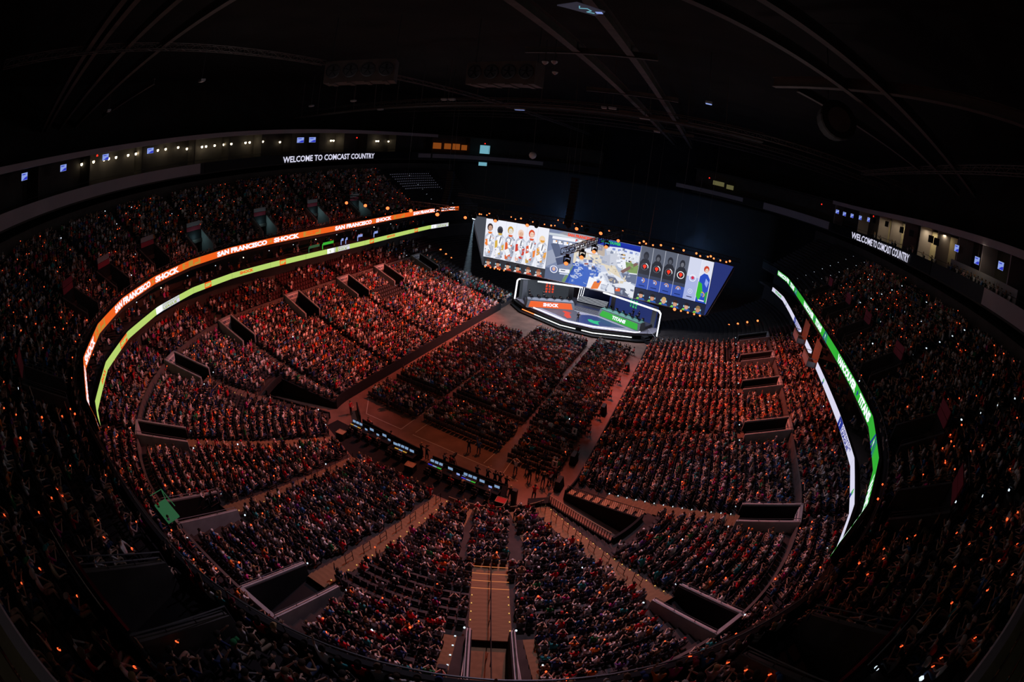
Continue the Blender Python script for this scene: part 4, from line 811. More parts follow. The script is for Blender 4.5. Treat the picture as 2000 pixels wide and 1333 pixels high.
# ------------------------------------------------------------------ stage
STG = thing('stage', 'two-level stage with white light strips and team desks under the big screen', 'stage', (0, 0, 0))
out = [(-13.6, 21.0), (-12.7, 20.0), (-10.4, 18.0), (-1.4, 14.5), (4.3, 14.6), (11.2, 17.4), (14.6, 19.6), (15.2, 22.4), (14.4, 30.5), (-13.6, 30.5)]
m = MB(); m.prism(out, 0, .95); m.build('platform', MAT['black'], STG)
top = [(-13.3, 21.2), (-12.2, 20.3), (-10.1, 18.45), (-1.25, 14.9), (4.1, 15.0), (10.9, 17.7), (14.0, 19.8), (14.8, 22.4), (14.2, 30.4), (-13.4, 30.4)]
m = MB(); m.prism(top, .95, 1.2); m.build('stage_deck', MAT['stage'], STG)
low = [(-13.9, 20.2), (-12.7, 19.0), (-10.6, 17.0), (-1.5, 13.5), (4.5, 13.6), (11.7, 16.4), (15.2, 18.8)]
m = MB(); m.prism(low + [(15.0, 20), (11, 17.5), (4.2, 14.8), (-1.3, 14.7), (-10.3, 18.2), (-13.4, 21)], 0, .3); m.build('apron_step', MAT['black'], STG)
def strip(pts, r, mat, name, z=None):
    m = MB()
    for a, b in zip(pts[:-1], pts[1:]): m.beam((*a, z) if len(a) == 2 else a, (*b, z) if len(b) == 2 else b, r, r)
    return m.build(name, mat, STG)
strip([(-9.92, 18.79), (-.9, 15.25), (3.65, 15.72), (11.08, 18.1), (11.7, 18.8), (11.81, 19.22)], .13, EM['neon'], 'light_strip', 1.26)
strip([(-10.3, 17.6), (-7.4, 16.45)], .12, EM['lenshot'], 'light_strip_orange', .62)
strip([(-7.4, 16.45), (-1.6, 14.2), (1.2, 14.25)], .11, E('strip_white', (.9, .92, .9), 2.2), 'light_strip', .62); strip([(2.3, 14.3), (4.3, 14.32), (10.8, 16.95)], .11, bpy.data.materials['strip_white'], 'light_strip', .62)
m = MB(); m.prism([(-7.34, 19.1), (-1.58, 22.25), (.3, 20.6), (.5, 16.3), (-.78, 16.15)], 1.2, 1.212); m.build('floor_inlay', MAT['sgr'], STG)
m = MB(); m.prism([(.3, 20.6), (1.5, 21.4), (3.0, 21.6), (9.12, 19.22), (3.89, 16.48), (.5, 16.3)], 1.2, 1.212); m.build('floor_inlay', MAT['snavy'], STG)
def mark(poly, mat, z=1.23):
    m = MB(); m.prism(poly, 1.212, z); return m.build('floor_emblem', mat, STG)
mark([(-3.3, 20.1), (-2.9, 20.5), (-1.5, 20.1), (-1.75, 19.5), (-.7, 17.6), (-1.3, 16.9), (-2.3, 18.0), (-2.45, 19.2)], E('emblem_red', hexc('f2452a'), .85))
mark([(2.0, 18.9), (2.5, 19.3), (3.2, 18.9), (4.3, 19.4), (4.0, 18.6), (4.6, 17.4), (3.6, 17.5), (2.6, 17.9), (2.3, 18.3)], E('emblem_green', hexc('16c98a'), .85))
# central stairs with lit nosings
for k in range(4):
    m = MB(); m.box((.75, 22.2 + k * .42, 1.2 + .11 * (k + 1) / 1), (5.6, .42, .22 * (k + 1) if False else .2)); m.build('stair_step', MAT['sgr'], STG); m = MB(); m.box((.75, 22.0 + k * .42, 1.28 + .11 * k), (5.6, .07, .05)); m.build('step_light', EM['steplit'], STG)
m = MB(); m.box((.75, 25.2, 1.45), (5.8, 2.6, .5)); m.build('upper_landing', MAT['snavy'], STG)
for k in range(5):
    m = MB(); m.box((.5, 26.7 + k * .34, 1.75 + .16 * k), (6.0, .34, .3)); m.build('stair_step', MAT['sgr'], STG); m = MB(); m.box((.5, 26.52 + k * .34, 1.9 + .16 * k), (6.0, .06, .05)); m.build('step_light', EM['steplit'], STG)
m = MB(); m.box((.5, 30.3, 4.0), (7.5, .2, 5.0)); m.build('centre_wall', MAT['snavy'], STG)
m = MB(); m.box((.9, 29.0, 4.4), (3.6, .1, .9)); cs = m.build('centre_sign', MAT['white'], STG); x = MB(); put_text(x, 'LEAGUE', -.6, 2.4, 4.1, 4.75, lambda a, c: (a, 28.93, c), 0, .05); x.build('lettering', MAT['snavy'], cs)
for k in range(3):
    m = MB(); m.beam((-2.9 + k * .42, 28.2, 1.6), (-2.5 + k * .42, 28.2, 5.6), .1, .1); m.build('light_tube', EM['neon'], STG)
# team booths: desk, back wall, light frame, lettering, monitors, players
def booth(A, B, col, name, rows, pts, navy, neon_pts, words):
    t = thing('team_desk', words, 'desk'); A = Vector((*A, 0)); B = Vector((*B, 0)); u = (B - A).normalized(); n = Vector((-u.y, u.x, 0)); L = (B - A).length
    if n.y < 0: n = -n
    w_ = lambda x, y, z: tuple(A + u * x + n * y + Vector((0, 0, z)))
    m = MB(); m.hexa([w_(-.35, -.15, 1.2), w_(L + .35, -.15, 1.2), w_(L + .35, 1.9, 1.2), w_(-.35, 1.9, 1.2), w_(-.1, .35, 2.55), w_(L + .1, .35, 2.55), w_(L + .1, 1.9, 2.55), w_(-.1, 1.9, 2.55)]); m.build('desk_body', MAT['sgrey'], t)
    f = lambda x, v, o=0.0: w_(x + (0), -.17 + .5 * v - o, 1.2 + 1.35 * v)
    m = MB(); m.face([f(.1, .1), f(L - .1, .1), f(L - .45, .88), f(.45, .88)]); m.build('front_panel', col, t)
    m = MB(); put_text(m, name, L * .33, L * .67, .28, .74, lambda x, v: f(x, v, .03), 0, .06); m.build('lettering', EM['white'], t)
    m = MB(); m.hexa([w_(0, .3, 2.55), w_(L, .3, 2.55), w_(L, 1.9, 2.55), w_(0, 1.9, 2.55), w_(0, .3, 2.62), w_(L, .3, 2.62), w_(L, 1.9, 2.62), w_(0, 1.9, 2.62)]); m.build('desk_top', MAT['grey'] if not navy else M('desk_top_green', (.16, .33, .25), .5), t)
    m = MB(); m.hexa([w_(-.2, 1.9, 1.2), w_(L + .2, 1.9, 1.2), w_(L + .2, 4.6, 1.2), w_(-.2, 4.6, 1.2), w_(-.2, 1.9, 1.75), w_(L + .2, 1.9, 1.75), w_(L + .2, 4.6, 1.75), w_(-.2, 4.6, 1.75)]); m.build('riser', MAT['sgr'], t)
    # back wall and neon frame
    W = thing('team_wall', words.replace('desk', 'wall').split(' with')[0] + ' with lettering and a white light frame', 'wall panel')
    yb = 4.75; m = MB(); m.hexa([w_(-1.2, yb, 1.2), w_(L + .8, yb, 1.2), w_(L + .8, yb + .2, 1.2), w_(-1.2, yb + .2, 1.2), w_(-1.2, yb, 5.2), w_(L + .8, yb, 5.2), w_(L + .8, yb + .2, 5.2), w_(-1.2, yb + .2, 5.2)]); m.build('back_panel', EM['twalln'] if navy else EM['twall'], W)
    for x0 in (-.7, L - .2): m = MB(); m.hexa([w_(x0, yb - .12, 1.2), w_(x0 + .9, yb - .12, 1.2), w_(x0 + .9, yb, 1.2), w_(x0, yb, 1.2), w_(x0, yb - .12, 5.1), w_(x0 + .9, yb - .12, 5.1), w_(x0 + .9, yb, 5.1), w_(x0, yb, 5.1)]); m.build('side_panel', MAT['sgrey'], W)
    x0 = L * .44 if not navy else L * .4
    for r, row in enumerate(rows):
        for c, ch in enumerate(row):
            m = MB(); put_text(m, ch, x0 + c * .62, x0 + c * .62 + .38, 4.55 - r * .55, 4.95 - r * .55, lambda x, z: w_(x, yb - .03, z), 0, .07); m.build('letter', EM['tgreen'] if navy else EM['red'], W)
    m = MB()
    for a, b in zip(neon_pts[:-1], neon_pts[1:]): m.beam(a, b, .22, .26)
    m.build('light_frame', EM['neon'], W)
    side = 'green' if navy else 'orange'
    for k in range(6):
        x = L * (k + .5) / 6; c = Vector(w_(x, 1.05, 2.62)); rz = math.atan2(u.y, u.x)
        mt = thing('monitor', '%s gaming monitor from the left on the %s desk' % (ORD[k], side), 'monitor', c, rz); m = MB(); m.box((0, 0, .36), (.62, .05, .36)); m.build('housing', MAT['black'], mt)
        m = MB(); m.box((0, .03, .36), (.57, .012, .32)); m.build('screen', EM['tv'] , mt); m = MB(); m.box((0, .02, .1), (.06, .05, .2)); m.box((0, .02, .015), (.3, .2, .03)); m.build('stand', MAT['black'], mt)
        c = Vector(w_(x, 2.25, 1.75)); sh = PM_SHIRT[0] if not navy else M('jersey_teal', (.02, .16, .16), .8) if k == 0 else bpy.data.materials['jersey_teal']
        person('player in a dark jersey with headset, %s from left at %s desk' % (ORD[k], side), c, rz, sh, PM_SKIN[k % 3], PM_HAIR[k % 2], PM_PANT[0], 'lap', 'sit', .03, 'short', 'short', group='players at the desks')
        ch = thing('gaming_chair', 'black gaming chair of the %s player from left at %s desk' % (ORD[k], side), 'chair', c, rz); m = MB(); m.box((0, .0, .40), (.5, .5, .08)); m.build('seat', MAT['black'], ch); m = MB(); m.box((0, .27, .85), (.5, .08, .85)); m.build('backrest', MAT['black'], ch); m = MB(); m.tube([(0, 0, 0), (0, 0, .36)], .04, 6); m.box((0, 0, .03), (.5, .08, .05)); m.box((0, 0, .03), (.08, .5, .05)); m.build('base', MAT['metal'], ch)
    for k, x in enumerate((.6, 3.4) if not navy else (5.0, 6.3)):
        c = Vector(w_(x, 3.9, 1.75)); person('%s in black standing behind the %s desk players' % (['first person', 'second person'][k], side), c, math.atan2(u.y, u.x), PM_SHIRT[0], PM_SKIN[0], PM_HAIR[0], PM_PANT[0], 'lap', 'stand', 0, 'long')
booth((-9.3, 17.7), (-1.8, 21.95), EM['orange'], 'SHOCK', ['SAN', 'FRA', 'NCI', 'SCO'], None, False, [(-13.65, 21.5, 1.0), (-13.5, 21.6, 4.7), (-13.2, 21.7, 5.05), (-1.6, 26.1, 4.85)], 'orange team desk with white lettering on the left of the stage')
booth((3.2, 22.4), (11.4, 19.2), EM['green'], 'TITANS', ['VAN', 'COU', 'VER'], None, True, [(2.6, 26.1, 4.8), (14.3, 20.75, 5.3), (14.75, 20.6, 4.9), (14.85, 20.5, .6)], 'green team desk with white lettering on the right of the stage')
person('host in black standing on the stage front by the light strip', (.85, 16.3, 1.22), PI * .1, PM_SHIRT[0], PM_SKIN[0], PM_HAIR[0], PM_PANT[0], 'phone', 'stand', 0, 'long')
st = thing('stage_stairs', 'small black stair with handrail at the right end of the stage', 'stairs')
for k in range(4): m = MB(); m.box((13.0 + k * .35, 18.2 - k * .25, (4 - k) * .12), (.9, 1.2, (4 - k) * .24), 0, -.5); m.build('step', MAT['dark'], st)
m = MB(); m.tube([(13.2, 19.2, 1.2), (13.2, 19.2, 2.1), (14.9, 18.0, 1.2), (14.9, 18.0, .2)], .035, 5); m.build('handrail', MAT['silver'], st)
area('stage_glow', (.6, 17.5, 14.5), (.6, 19.5, 0), 4200, (.72, .8, 1.0), 16, 4)
# ------------------------------------------------------------------ big screen above the stage
YS = 22.0
BS = thing('big_screen', 'huge trapezoid video screen hanging above the stage showing a game broadcast', 'screen')
def sx(poly, y, name, mat, parent=BS, depth=.25, col=None):
    m = MB(); n = len(poly); m.v = [(p[0], y, p[1]) for p in poly] + [(p[0], y + depth, p[1]) for p in poly]; m.f = [tuple(range(n)), tuple(range(2 * n - 1, n - 1, -1))] + [(i, i + n, (i + 1) % n + n, (i + 1) % n) for i in range(n)]; m.m = [0] * (n + 2); m.c = [None] * (n + 2)
    return m.build(name, mat, parent)
TZ = [(-25.0, 16.1), (-24.6, 15.6), (-21.4, 6.5), (-21.1, 6.1), (22.7, 6.15), (23.1, 6.5), (26.2, 15.6), (26.0, 16.2)]
sx(TZ, YS, 'screen_body', MAT['black'])
sx([(-24.9, 16.0), (-21.55, 16.0), (-21.55, 6.3), (-21.35, 6.3)], YS - .02, 'side_panel', E('screen_grey', hexc('4f545e'), .8), depth=.01); sx([(22.5, 16.05), (26.0, 16.05), (22.7, 6.3), (22.5, 6.3)], YS - .02, 'side_panel', E('screen_blue', hexc('2c3a80'), .8), depth=.01)
fr = MB(); fr.tube([(p[0], YS - .05, p[1]) for p in TZ], .07, 5, closed=True); fr.build('frame', M('screen_frame', (.16, .10, .09), .5), BS)
sx([(-21.5, 8.0), (-8.3, 7.8), (-8.3, 6.15), (-21.3, 6.2)], YS - .02, 'portrait_strip', E('strip_dark', hexc('33343a'), .9), depth=.01); sx([(9.0, 8.2), (22.5, 8.2), (22.5, 6.2), (9.0, 6.1)], YS - .02, 'portrait_strip', E('strip_dark2', hexc('1f2740'), .9), depth=.01)
def pic(name, parent=BS): return MB(), name, parent
def poly(m, pts, col, y): m.face([(p[0], y, p[1]) for p in pts], 0, srgb(*[int(col[i:i + 2], 16) for i in (0, 2, 4)]))
def ell(cx, cz, rx, rz, n=10, a0=0, a1=2 * PI): return [(cx + rx * math.cos(a0 + (a1 - a0) * k / n), cz + rz * math.sin(a0 + (a1 - a0) * k / n)) for k in range(n if a1 - a0 > 6.2 else n + 1)]
def ring_(m, cx, cz, r0, r1, a0, a1, col, y, n=14):
    for k in range(n):
        t0, t1 = a0 + (a1 - a0) * k / n, a0 + (a1 - a0) * (k + 1) / n; poly(m, [(cx + r0 * math.cos(t0), cz + r0 * math.sin(t0)), (cx + r1 * math.cos(t0), cz + r1 * math.sin(t0)), (cx + r1 * math.cos(t1), cz + r1 * math.sin(t1)), (cx + r0 * math.cos(t1), cz + r0 * math.sin(t1))], col, y)
# six white panels with plain generic figures
R2 = random.Random(5)
for k in range(6):
    x0 = -21.5 + 13.2 * k / 6; x1 = x0 + 2.2; m = MB(); c = (x0 + x1) / 2; zb, zt = 8.1 - k * .03, 15.85 - k * .02; d = 0
    def L(pts, col):
        global d
        poly(m, pts, col, YS - .03 - d * .002); d += 1
    L([(x0, zb), (x1, zb), (x1, zt), (x0, zt)], 'eef0fa')
    if k: L([(x0, zb), (x0 + .03, zb), (x0 + .03, zt), (x0, zt)], 'b9bccb')
    hc_ = ['3a2a2c', '4a4a55', 'c79a3c', 'efd2c2', 'd8502f', 'f0d8b4'][k]; ac = ['f08030', 'd8b04a', 'e06030', 'd04030', 'e05a34', 'e8a038'][k]; hz = 13.9 - .3 * (k % 2) - (.5 if k == 5 else 0)
    L([(c - 1.0, 12.4), (c - .45, 13.1), (c + .45, 13.1), (c + 1.0, 12.4), (c + .95, 9.6), (c + .5, zb + .05), (c - .6, zb + .05), (c - .98, 10.0)], 'bfc4d4' if k != 2 else 'a9aebf')
    L([(c - .75, 12.3), (c + .1, 12.9), (c + .6, 12.0), (c + .2, 10.6), (c - .6, 10.9)], 'f8f8fc'); L([(c - 1.0, 11.6), (c - .5, 11.9), (c - .35, 10.4), (c - .95, 10.2)], ac)
    L([(c + .45, 10.9), (c + 1.0, 11.2), (c + .9, 9.9), (c + .55, 9.6)], ['b9bccb', 'd8b04a', '8d90a0', 'd04030', 'f08030', 'e8a038'][k]); L([(c - .3, 9.9), (c + .25, 10.3), (c + .7, 8.9), (c + .1, 8.4)], 'aab0c2'); L([(c - .9, 9.1), (c - .3, 9.4), (c - .2, 8.5), (c - .8, 8.3)], ['c0c4d4', 'e8e8f0', 'd86a40', 'e9b4a0', 'c8a050', 'e6e6ee'][k]); L([(c + .1, 12.7), (c + .3, 12.4), (c + .05, 11.2), (c - .1, 11.4)], '6d7080')
    L(ell(c - .1, hz + .3, .62, .8), hc_); L(ell(c - .04, hz + .12, .44, .58), ['caa08a', '2f2f38', 'e6e2d8', 'e3b79c', 'f2cdb8', 'f4d9c4'][k]); L(ell(c - .2, hz + .2, .07, .05, 6), '40303a'); L(ell(c + .16, hz + .2, .07, .05, 6), '40303a'); L([(c - .16, hz - .18), (c + .12, hz - .18), (c - .02, hz - .24)], '8d5048'); L([(c - .5, 13.3), (c + .5, 13.3), (c + .25, 12.9), (c - .3, 12.9)], ac); L([(c - 1.0, 10.1), (c - .2, 10.6), (c + .3, 9.6), (c - .5, 8.9)], 'f4f4f8'); L([(c - .2, 9.2), (c + .3, 9.5), (c + .2, 8.9)], ac); L([(c + .55, 12.6), (c + 1.05, 12.3), (c + 1.05, 11.4), (c + .7, 11.3)], 'e4e7f2')
    for q_ in range(18):
        x_, z_, a_ = c + R2.uniform(-.85, .85), R2.uniform(zb + .4, 12.6), R2.uniform(.06, .2); L([(x_ - a_, z_ - a_ * .6), (x_ + a_ * .8, z_ - a_), (x_ + a_, z_ + a_ * .7), (x_ - a_ * .7, z_ + a_)], ['9ca2b6', 'f6f7fb', 'd9dce8', ac, '7d8298'][q_ % 5])
    L([(c - .55, zb + .25), (c + .4, zb + .25), (c + .4, zb + .38), (c - .55, zb + .38)], '9aa0b4')
    m.build('figure_panel', PIC, BS)
# player portraits under the panels
for side in (0, 1):
    for k in range(6):
        c = (-20.3 + 2.15 * k) if side == 0 else (10.4 + 2.15 * k); z = 6.95 - (.02 * k); m = MB(); d = 0
        def L(pts, col):
            global d
            poly(m, pts, col, YS - .032 - d * .002); d += 1
        sk = ['d8a184', 'cf9578', 'e0ad90', 'd6a084', 'd9a68a', 'c98f72'][k]; hr = (['5a3424', '2a1c1c', '2c2020', '241a1c', '7a4630', '8a5038'] if side == 0 else ['1c1c20', '202024', 'c8a86a', '33231f', '24202a', '8a7048'])[k]; jz = 'c84424' if side == 0 else '2a58a8'
        L([(c - .85, 6.22), (c - .6, 6.6), (c + .6, 6.6), (c + .85, 6.22)], jz); L([(c - .85, 6.22), (c - .6, 6.58), (c - .25, 6.58), (c - .3, 6.22)], 'e8e8ea' if side == 0 else '7fd04a')
        L(ell(c, z + .22, .47, .62), hr); L(ell(c, z + .05, .37, .5), sk); L(ell(c - .14, z + .1, .06, .035, 6), '30201c'); L(ell(c + .14, z + .1, .06, .035, 6), '30201c'); L([(c - .12, z - .24), (c + .12, z - .24), (c, z - .3)], '9a5a4a'); L([(c - .38, z + .3), (c + .38, z + .3), (c + .3, z + .62), (c - .3, z + .62)], hr)
        L(ell(c - .5, z + .1, .1, .2, 8), '9fd4ec'); L(ell(c + .5, z + .1, .1, .2, 8), '9fd4ec'); m.build('player_portrait', PIC, BS)
# right hand panels
for k in range(6):
    x0 = 9.1 + 2.22 * k; x1 = x0 + 2.22; c = (x0 + x1) / 2; zb, zt = 8.3, 15.95; m = MB(); d = 0
    def L(pts, col):
        global d
        poly(m, pts, col, YS - .03 - d * .002); d += 1
    if k < 4:
        L([(x0, 11.0), (x1, 11.0), (x1, zt), (x0, zt)], '5d6373'); L([(x0, zb), (x1, zb), (x1, 11.1), (x0, 11.1)], '3a55b0'); L([(x0, 10.3), (x1, 10.3), (x1, 11.6), (x0, 11.6)], '3b4258')
        L([(c - .95, 13.0), (c - .5, 13.7), (c + .5, 13.7), (c + .95, 13.0), (c + 1.0, 10.9), (c - 1.0, 10.9)], '2b2d36'); L(ell(c, 14.3, .5, .75), '2f313b'); L(ell(c, 14.15, .3, .42), ['3c3e48', '60626c', '565a66', '70727c'][k])
        L(ell(c + .0, 12.3, .52, .52, 14), '24262e'); ring_(m, c, 12.3, .55, .64, .2, 6.0, '60646e', YS - .06); ring_(m, c, 12.3, .55, .68, -.2 if k < 3 else 0, 1.4 if k < 3 else 6.28, 'f4f4f6', YS - .064); d += 9
        L(ell(c, 12.4, .33, .3, 12) , 'ff3b24'); L([(c - .2, 12.25), (c + .2, 12.25), (c, 11.85)], 'ff3b24'); d += 4; ring_(m, c, 9.8, .32, .44, -1.3 + .4 * k, 1.7 + .6 * k, 'f4b050', YS - .07); L(ell(c, 9.8, .24, .24), '7f92d8'); L([(c - .12, 9.7), (c, 9.98), (c + .12, 9.7)], 'e8ecff'); L([(c - .55, 8.75), (c + .55, 8.75), (c + .55, 8.88), (c - .55, 8.88)], '0f1c50'); L([(x0, zb), (x0 + .05, zb), (x0 + .05, zt), (x0, zt)], 'dfe2ee')
    elif k == 4:
        L([(x0, zb), (x1, zb), (x1, zt), (x0, zt)], 'a9b4e2'); L([(x0, 12.5), (x1, 12.5), (x1, zt), (x0, zt)], 'd3d8ee'); ring_(m, c, 12.3, .5, .64, 0, 6.28, 'eef2fc', YS - .05); d += 8; L(ell(c, 12.35, .28, .3), 'd03050'); ring_(m, c, 9.9, .36, .44, 0, 6.28, 'dfe4f8', YS - .07); L([(c - .12, 9.8), (c, 10.1), (c + .12, 9.8)], 'f0f2ff'); L([(c - .5, 8.8), (c + .5, 8.8), (c + .5, 8.95), (c - .5, 8.95)], '20285a')
    else:
        L([(x0, zb), (x1, zb), (x1, zt), (x0, zt)], 'dfe2f2'); L([(c - .95, 12.9), (c - .3, 13.6), (c + .4, 13.5), (c + .95, 12.7), (c + 1.0, zb), (c - 1.0, zb)], '2a4cc0'); L([(c - 1.05, 12.0), (c - .35, 11.7), (c + .1, 10.0), (c - .5, 8.6), (c - 1.05, 9.4)], '37b834'); L([(c + .2, 12.8), (c + .8, 12.2), (c + .6, 11.2), (c + .1, 11.8)], '8fa4ec'); L([(c + .5, 10.2), (c + 1.0, 10.6), (c + 1.0, 8.5), (c + .7, 8.5)], '30a04a'); L(ell(c, 14.4, .5, .62), 'c8442c'); L(ell(c + .08, 14.15, .32, .45), 'f0ccb8'); L(ell(c + .02, 14.2, .05, .04, 6), '40303a'); L(ell(c + .24, 14.2, .05, .04, 6), '40303a'); L([(c, 13.88), (c + .22, 13.88), (c + .1, 13.83)], '9a4a44'); ring_(m, c, 9.8, .36, .5, -1, 2, 'f4b050', YS - .08); L(ell(c, 9.8, .28, .28), '5a78d8'); L([(c - .5, 8.6), (c + .6, 8.6), (c + .6, 8.8), (c - .5, 8.8)], 'e8ecff'); L([(x0, zb), (x0 + .06, zb), (x0 + .06, zt), (x0, zt)], 'f4f6ff')
    m.build('status_panel', PIC, BS)
# centre: a generic game scene of courtyard walls, sand, blue path and overlay bars
m = MB(); d = 0
def G(pts, col):
    """picture coordinates: x 0..1000 left to right, y 0..560 top to bottom"""
    global d
    poly(m, [(-8.25 + x / 1000 * 17.3, 15.75 - y / 560 * 9.7) for x, y in pts], col, YS - .03 - d * .0008); d += 1
G([(0, 0), (1000, 0), (1000, 560), (0, 560)], 'a9b4cc'); G([(0, 0), (330, 0), (300, 560), (0, 560)], '7c88a8'); G([(330, 40), (620, 40), (640, 260), (300, 300)], 'b9a99a'); G([(420, 60), (600, 60), (600, 130), (420, 130)], '8f8a98')
G([(300, 200), (640, 180), (760, 260), (880, 420), (1000, 430), (1000, 520), (560, 330), (300, 330)], 'dfd3bd'); G([(620, 60), (1000, 40), (1000, 260), (700, 250)], 'dfe3ee'); G([(640, 120), (760, 100), (820, 240), (700, 270)], 'c5c9d6'); G([(600, 190), (690, 150), (700, 270), (610, 260)], 'b3b7c6')
G([(760, 200), (840, 160), (1000, 200), (1000, 330), (900, 300), (790, 260)], 'eceef6'); G([(860, 190), (1000, 200), (1000, 290), (890, 300)], '7d9a58'); G([(820, 300), (980, 170), (1000, 190), (850, 320)], '7a5a52'); G([(830, 320), (1000, 300), (1000, 400), (900, 400)], '66708c')
G([(330, 300), (420, 290), (300, 560), (190, 560)], '6f8f64'); G([(340, 290), (600, 300), (700, 430), (780, 560), (240, 560)], '3a62c0'); G([(360, 280), (640, 280), (740, 400), (700, 430), (560, 320), (350, 310)], 'c3cbe2'); G([(330, 300), (350, 300), (270, 560), (235, 560)], '2648a8')
G([(0, 250), (120, 180), (190, 300), (0, 420)], '9aa2b8'); G([(30, 160), (110, 130), (180, 260), (100, 300)], '4f5a78'); G([(100, 310), (220, 260), (230, 340), (130, 380)], '404a6a'); G([(0, 430), (240, 400), (200, 560), (0, 560)], '5a6684')
G([(40, 70), (300, 60), (300, 95), (40, 100)], 'f2f3fa'); G([(0, 40), (330, 30), (330, 60), (0, 66)], 'cdd6de')
for k in range(6): G([(50 + k * 62, 112), (100 + k * 62, 110), (100 + k * 62, 146), (50 + k * 62, 148)], 'eef0f8'); G([(82 + k * 62, 112), (98 + k * 62, 112), (98 + k * 62, 128), (82 + k * 62, 128)], ['d88a30', '303848', 'e0a030', '50586a', 'c85a30', 'e8e8ea'][k])
for k in range(5): G([(700 + k * 62, 60), (750 + k * 62, 60), (750 + k * 62, 100), (700 + k * 62, 100)], 'dfe6fa'); G([(704 + k * 62, 76), (736 + k * 62, 76), (736 + k * 62, 98), (704 + k * 62, 98)], '7a8cc8')
for k in range(4): G([(800 + (k % 2) * 90, 118 + k * 18), (850 + (k % 2) * 90, 118 + k * 18), (850 + (k % 2) * 90, 134 + k * 18), (800 + (k % 2) * 90, 134 + k * 18)], '3a3038'); G([(822 + (k % 2) * 90, 120 + k * 18), (846 + (k % 2) * 90, 120 + k * 18), (846 + (k % 2) * 90, 132 + k * 18), (822 + (k % 2) * 90, 132 + k * 18)], 'd8a84a')
G([(360, 120), (520, 110), (560, 180), (380, 180)], 'e6e6ee'); G([(300, 60), (318, 60), (318, 90), (300, 90)], 'e04a34'); G([(330, 60), (370, 60), (370, 90), (330, 90)], 'f6f6fa')
for k in range(5): a = R2.uniform(0, 6); x, y = 350 + (k % 2) * 40, 330 + 34 * k; G([(x - 26, y - 12), (x + 10, y - 20), (x + 34, y), (x + 8, y + 18), (x - 22, y + 14)], 'b9c4e6'); G([(x - 12, y - 6), (x + 8, y - 8), (x + 14, y + 8), (x - 6, y + 8)], '5470b8')
for k in range(9): x, y = 440 + 26 * (k % 5) + R2.uniform(-12, 12), 270 + 30 * (k // 3) + R2.uniform(-10, 10); G([(x - 22, y - 10), (x + 20, y - 18), (x + 26, y + 12), (x - 16, y + 16)], ['8a94b8', 'd5dbee', '4c5c94', 'b08a4a', 'e6e9f4', 'a05a50', '6a78a8', 'dfe3f2', '39487e'][k])
G([(600, 360), (700, 330), (860, 380), (1000, 420), (1000, 560), (560, 560)], 'e2e6f0'); G([(640, 370), (760, 360), (800, 420), (700, 450)], 'c0c6d8'); G([(690, 380), (780, 380), (830, 430), (740, 460)], '6a7088'); G([(500, 430), (640, 400), (700, 480), (640, 560), (480, 560)], 'f1f3fa'); G([(560, 470), (640, 450), (610, 540), (530, 560)], 'e87a34'); G([(640, 480), (720, 470), (700, 530), (640, 540)], 'b4bacb'); G([(780, 480), (900, 470), (960, 560), (800, 560)], '5a6076'); G([(800, 486), (850, 482), (850, 516), (800, 522)], 'e8602c')
for k in range(170):
    x, y = R2.uniform(300, 990), R2.uniform(70, 550); a, b = R2.uniform(5, 22), R2.uniform(4, 14); t_ = R2.uniform(-.5, .5)
    pal_ = ['cfd5e4', '9aa3ba', 'e9ecf4', '7d879f'] if y < 300 or x > 620 else ['4a70c8', '2f54ac', 'b4c0de', '8ea2d0']
    if 700 < x < 900 and 250 < y < 420: pal_ = ['cdbfa4', 'e6dcc6', 'b7a98e', 'd8ccb2']
    if x > 850 and 190 < y < 300: pal_ = ['6c8a48', '8fab66', '59763c', '7f9a5a']
    G([(x - a, y - b + t_ * a), (x + a, y - b - t_ * a), (x + a * .8, y + b - t_ * a), (x - a * .9, y + b + t_ * a)], pal_[k % 4])
G(ell(100, 430, 46, 42, 12), 'e8ecf8'); G(ell(100, 430, 36, 33, 12), '6a78b0'); G(ell(100, 426, 18, 22), 'e0b49c'); G([(160, 410), (280, 400), (280, 440), (160, 450)], 'f0f2fa'); G([(170, 455), (270, 446), (270, 462), (170, 470)], 'c8d0e8'); G([(180, 420), (230, 416), (230, 426), (180, 430)], '30405a')
G([(110, 30), (170, 0), (540, 0), (540, 64), (420, 60)], '9a9aa4'); G([(540, 0), (1000, 0), (1000, 34), (640, 70), (540, 64)], '2036a8'); G([(680, 30), (1000, 34), (1000, 62), (690, 50)], '1c2f9c')
m.build('game_picture', PIC, BS)
q = lambda x, z: (x, YS - .03 - (d + 6) * .0008, z)
m = MB(); put_text(m, 'SAN FRANCISCO', -4.6, .6, 15.0, 15.6, q, 0, .05); m.build('lettering', EM['red'], BS); m = MB(); put_text(m, 'VANCOUVER', 1.6, 5.4, 15.05, 15.6, q, 0, .05); m.build('lettering', EM['tgreen'], BS)
for x in (-18, -6, 6, 18): m = MB(); m.tube([(x, YS + .3, 16.1), (x, YS + .3, 30)], .03, 4); m.build('hanging_cable', MAT['metal'], BS)
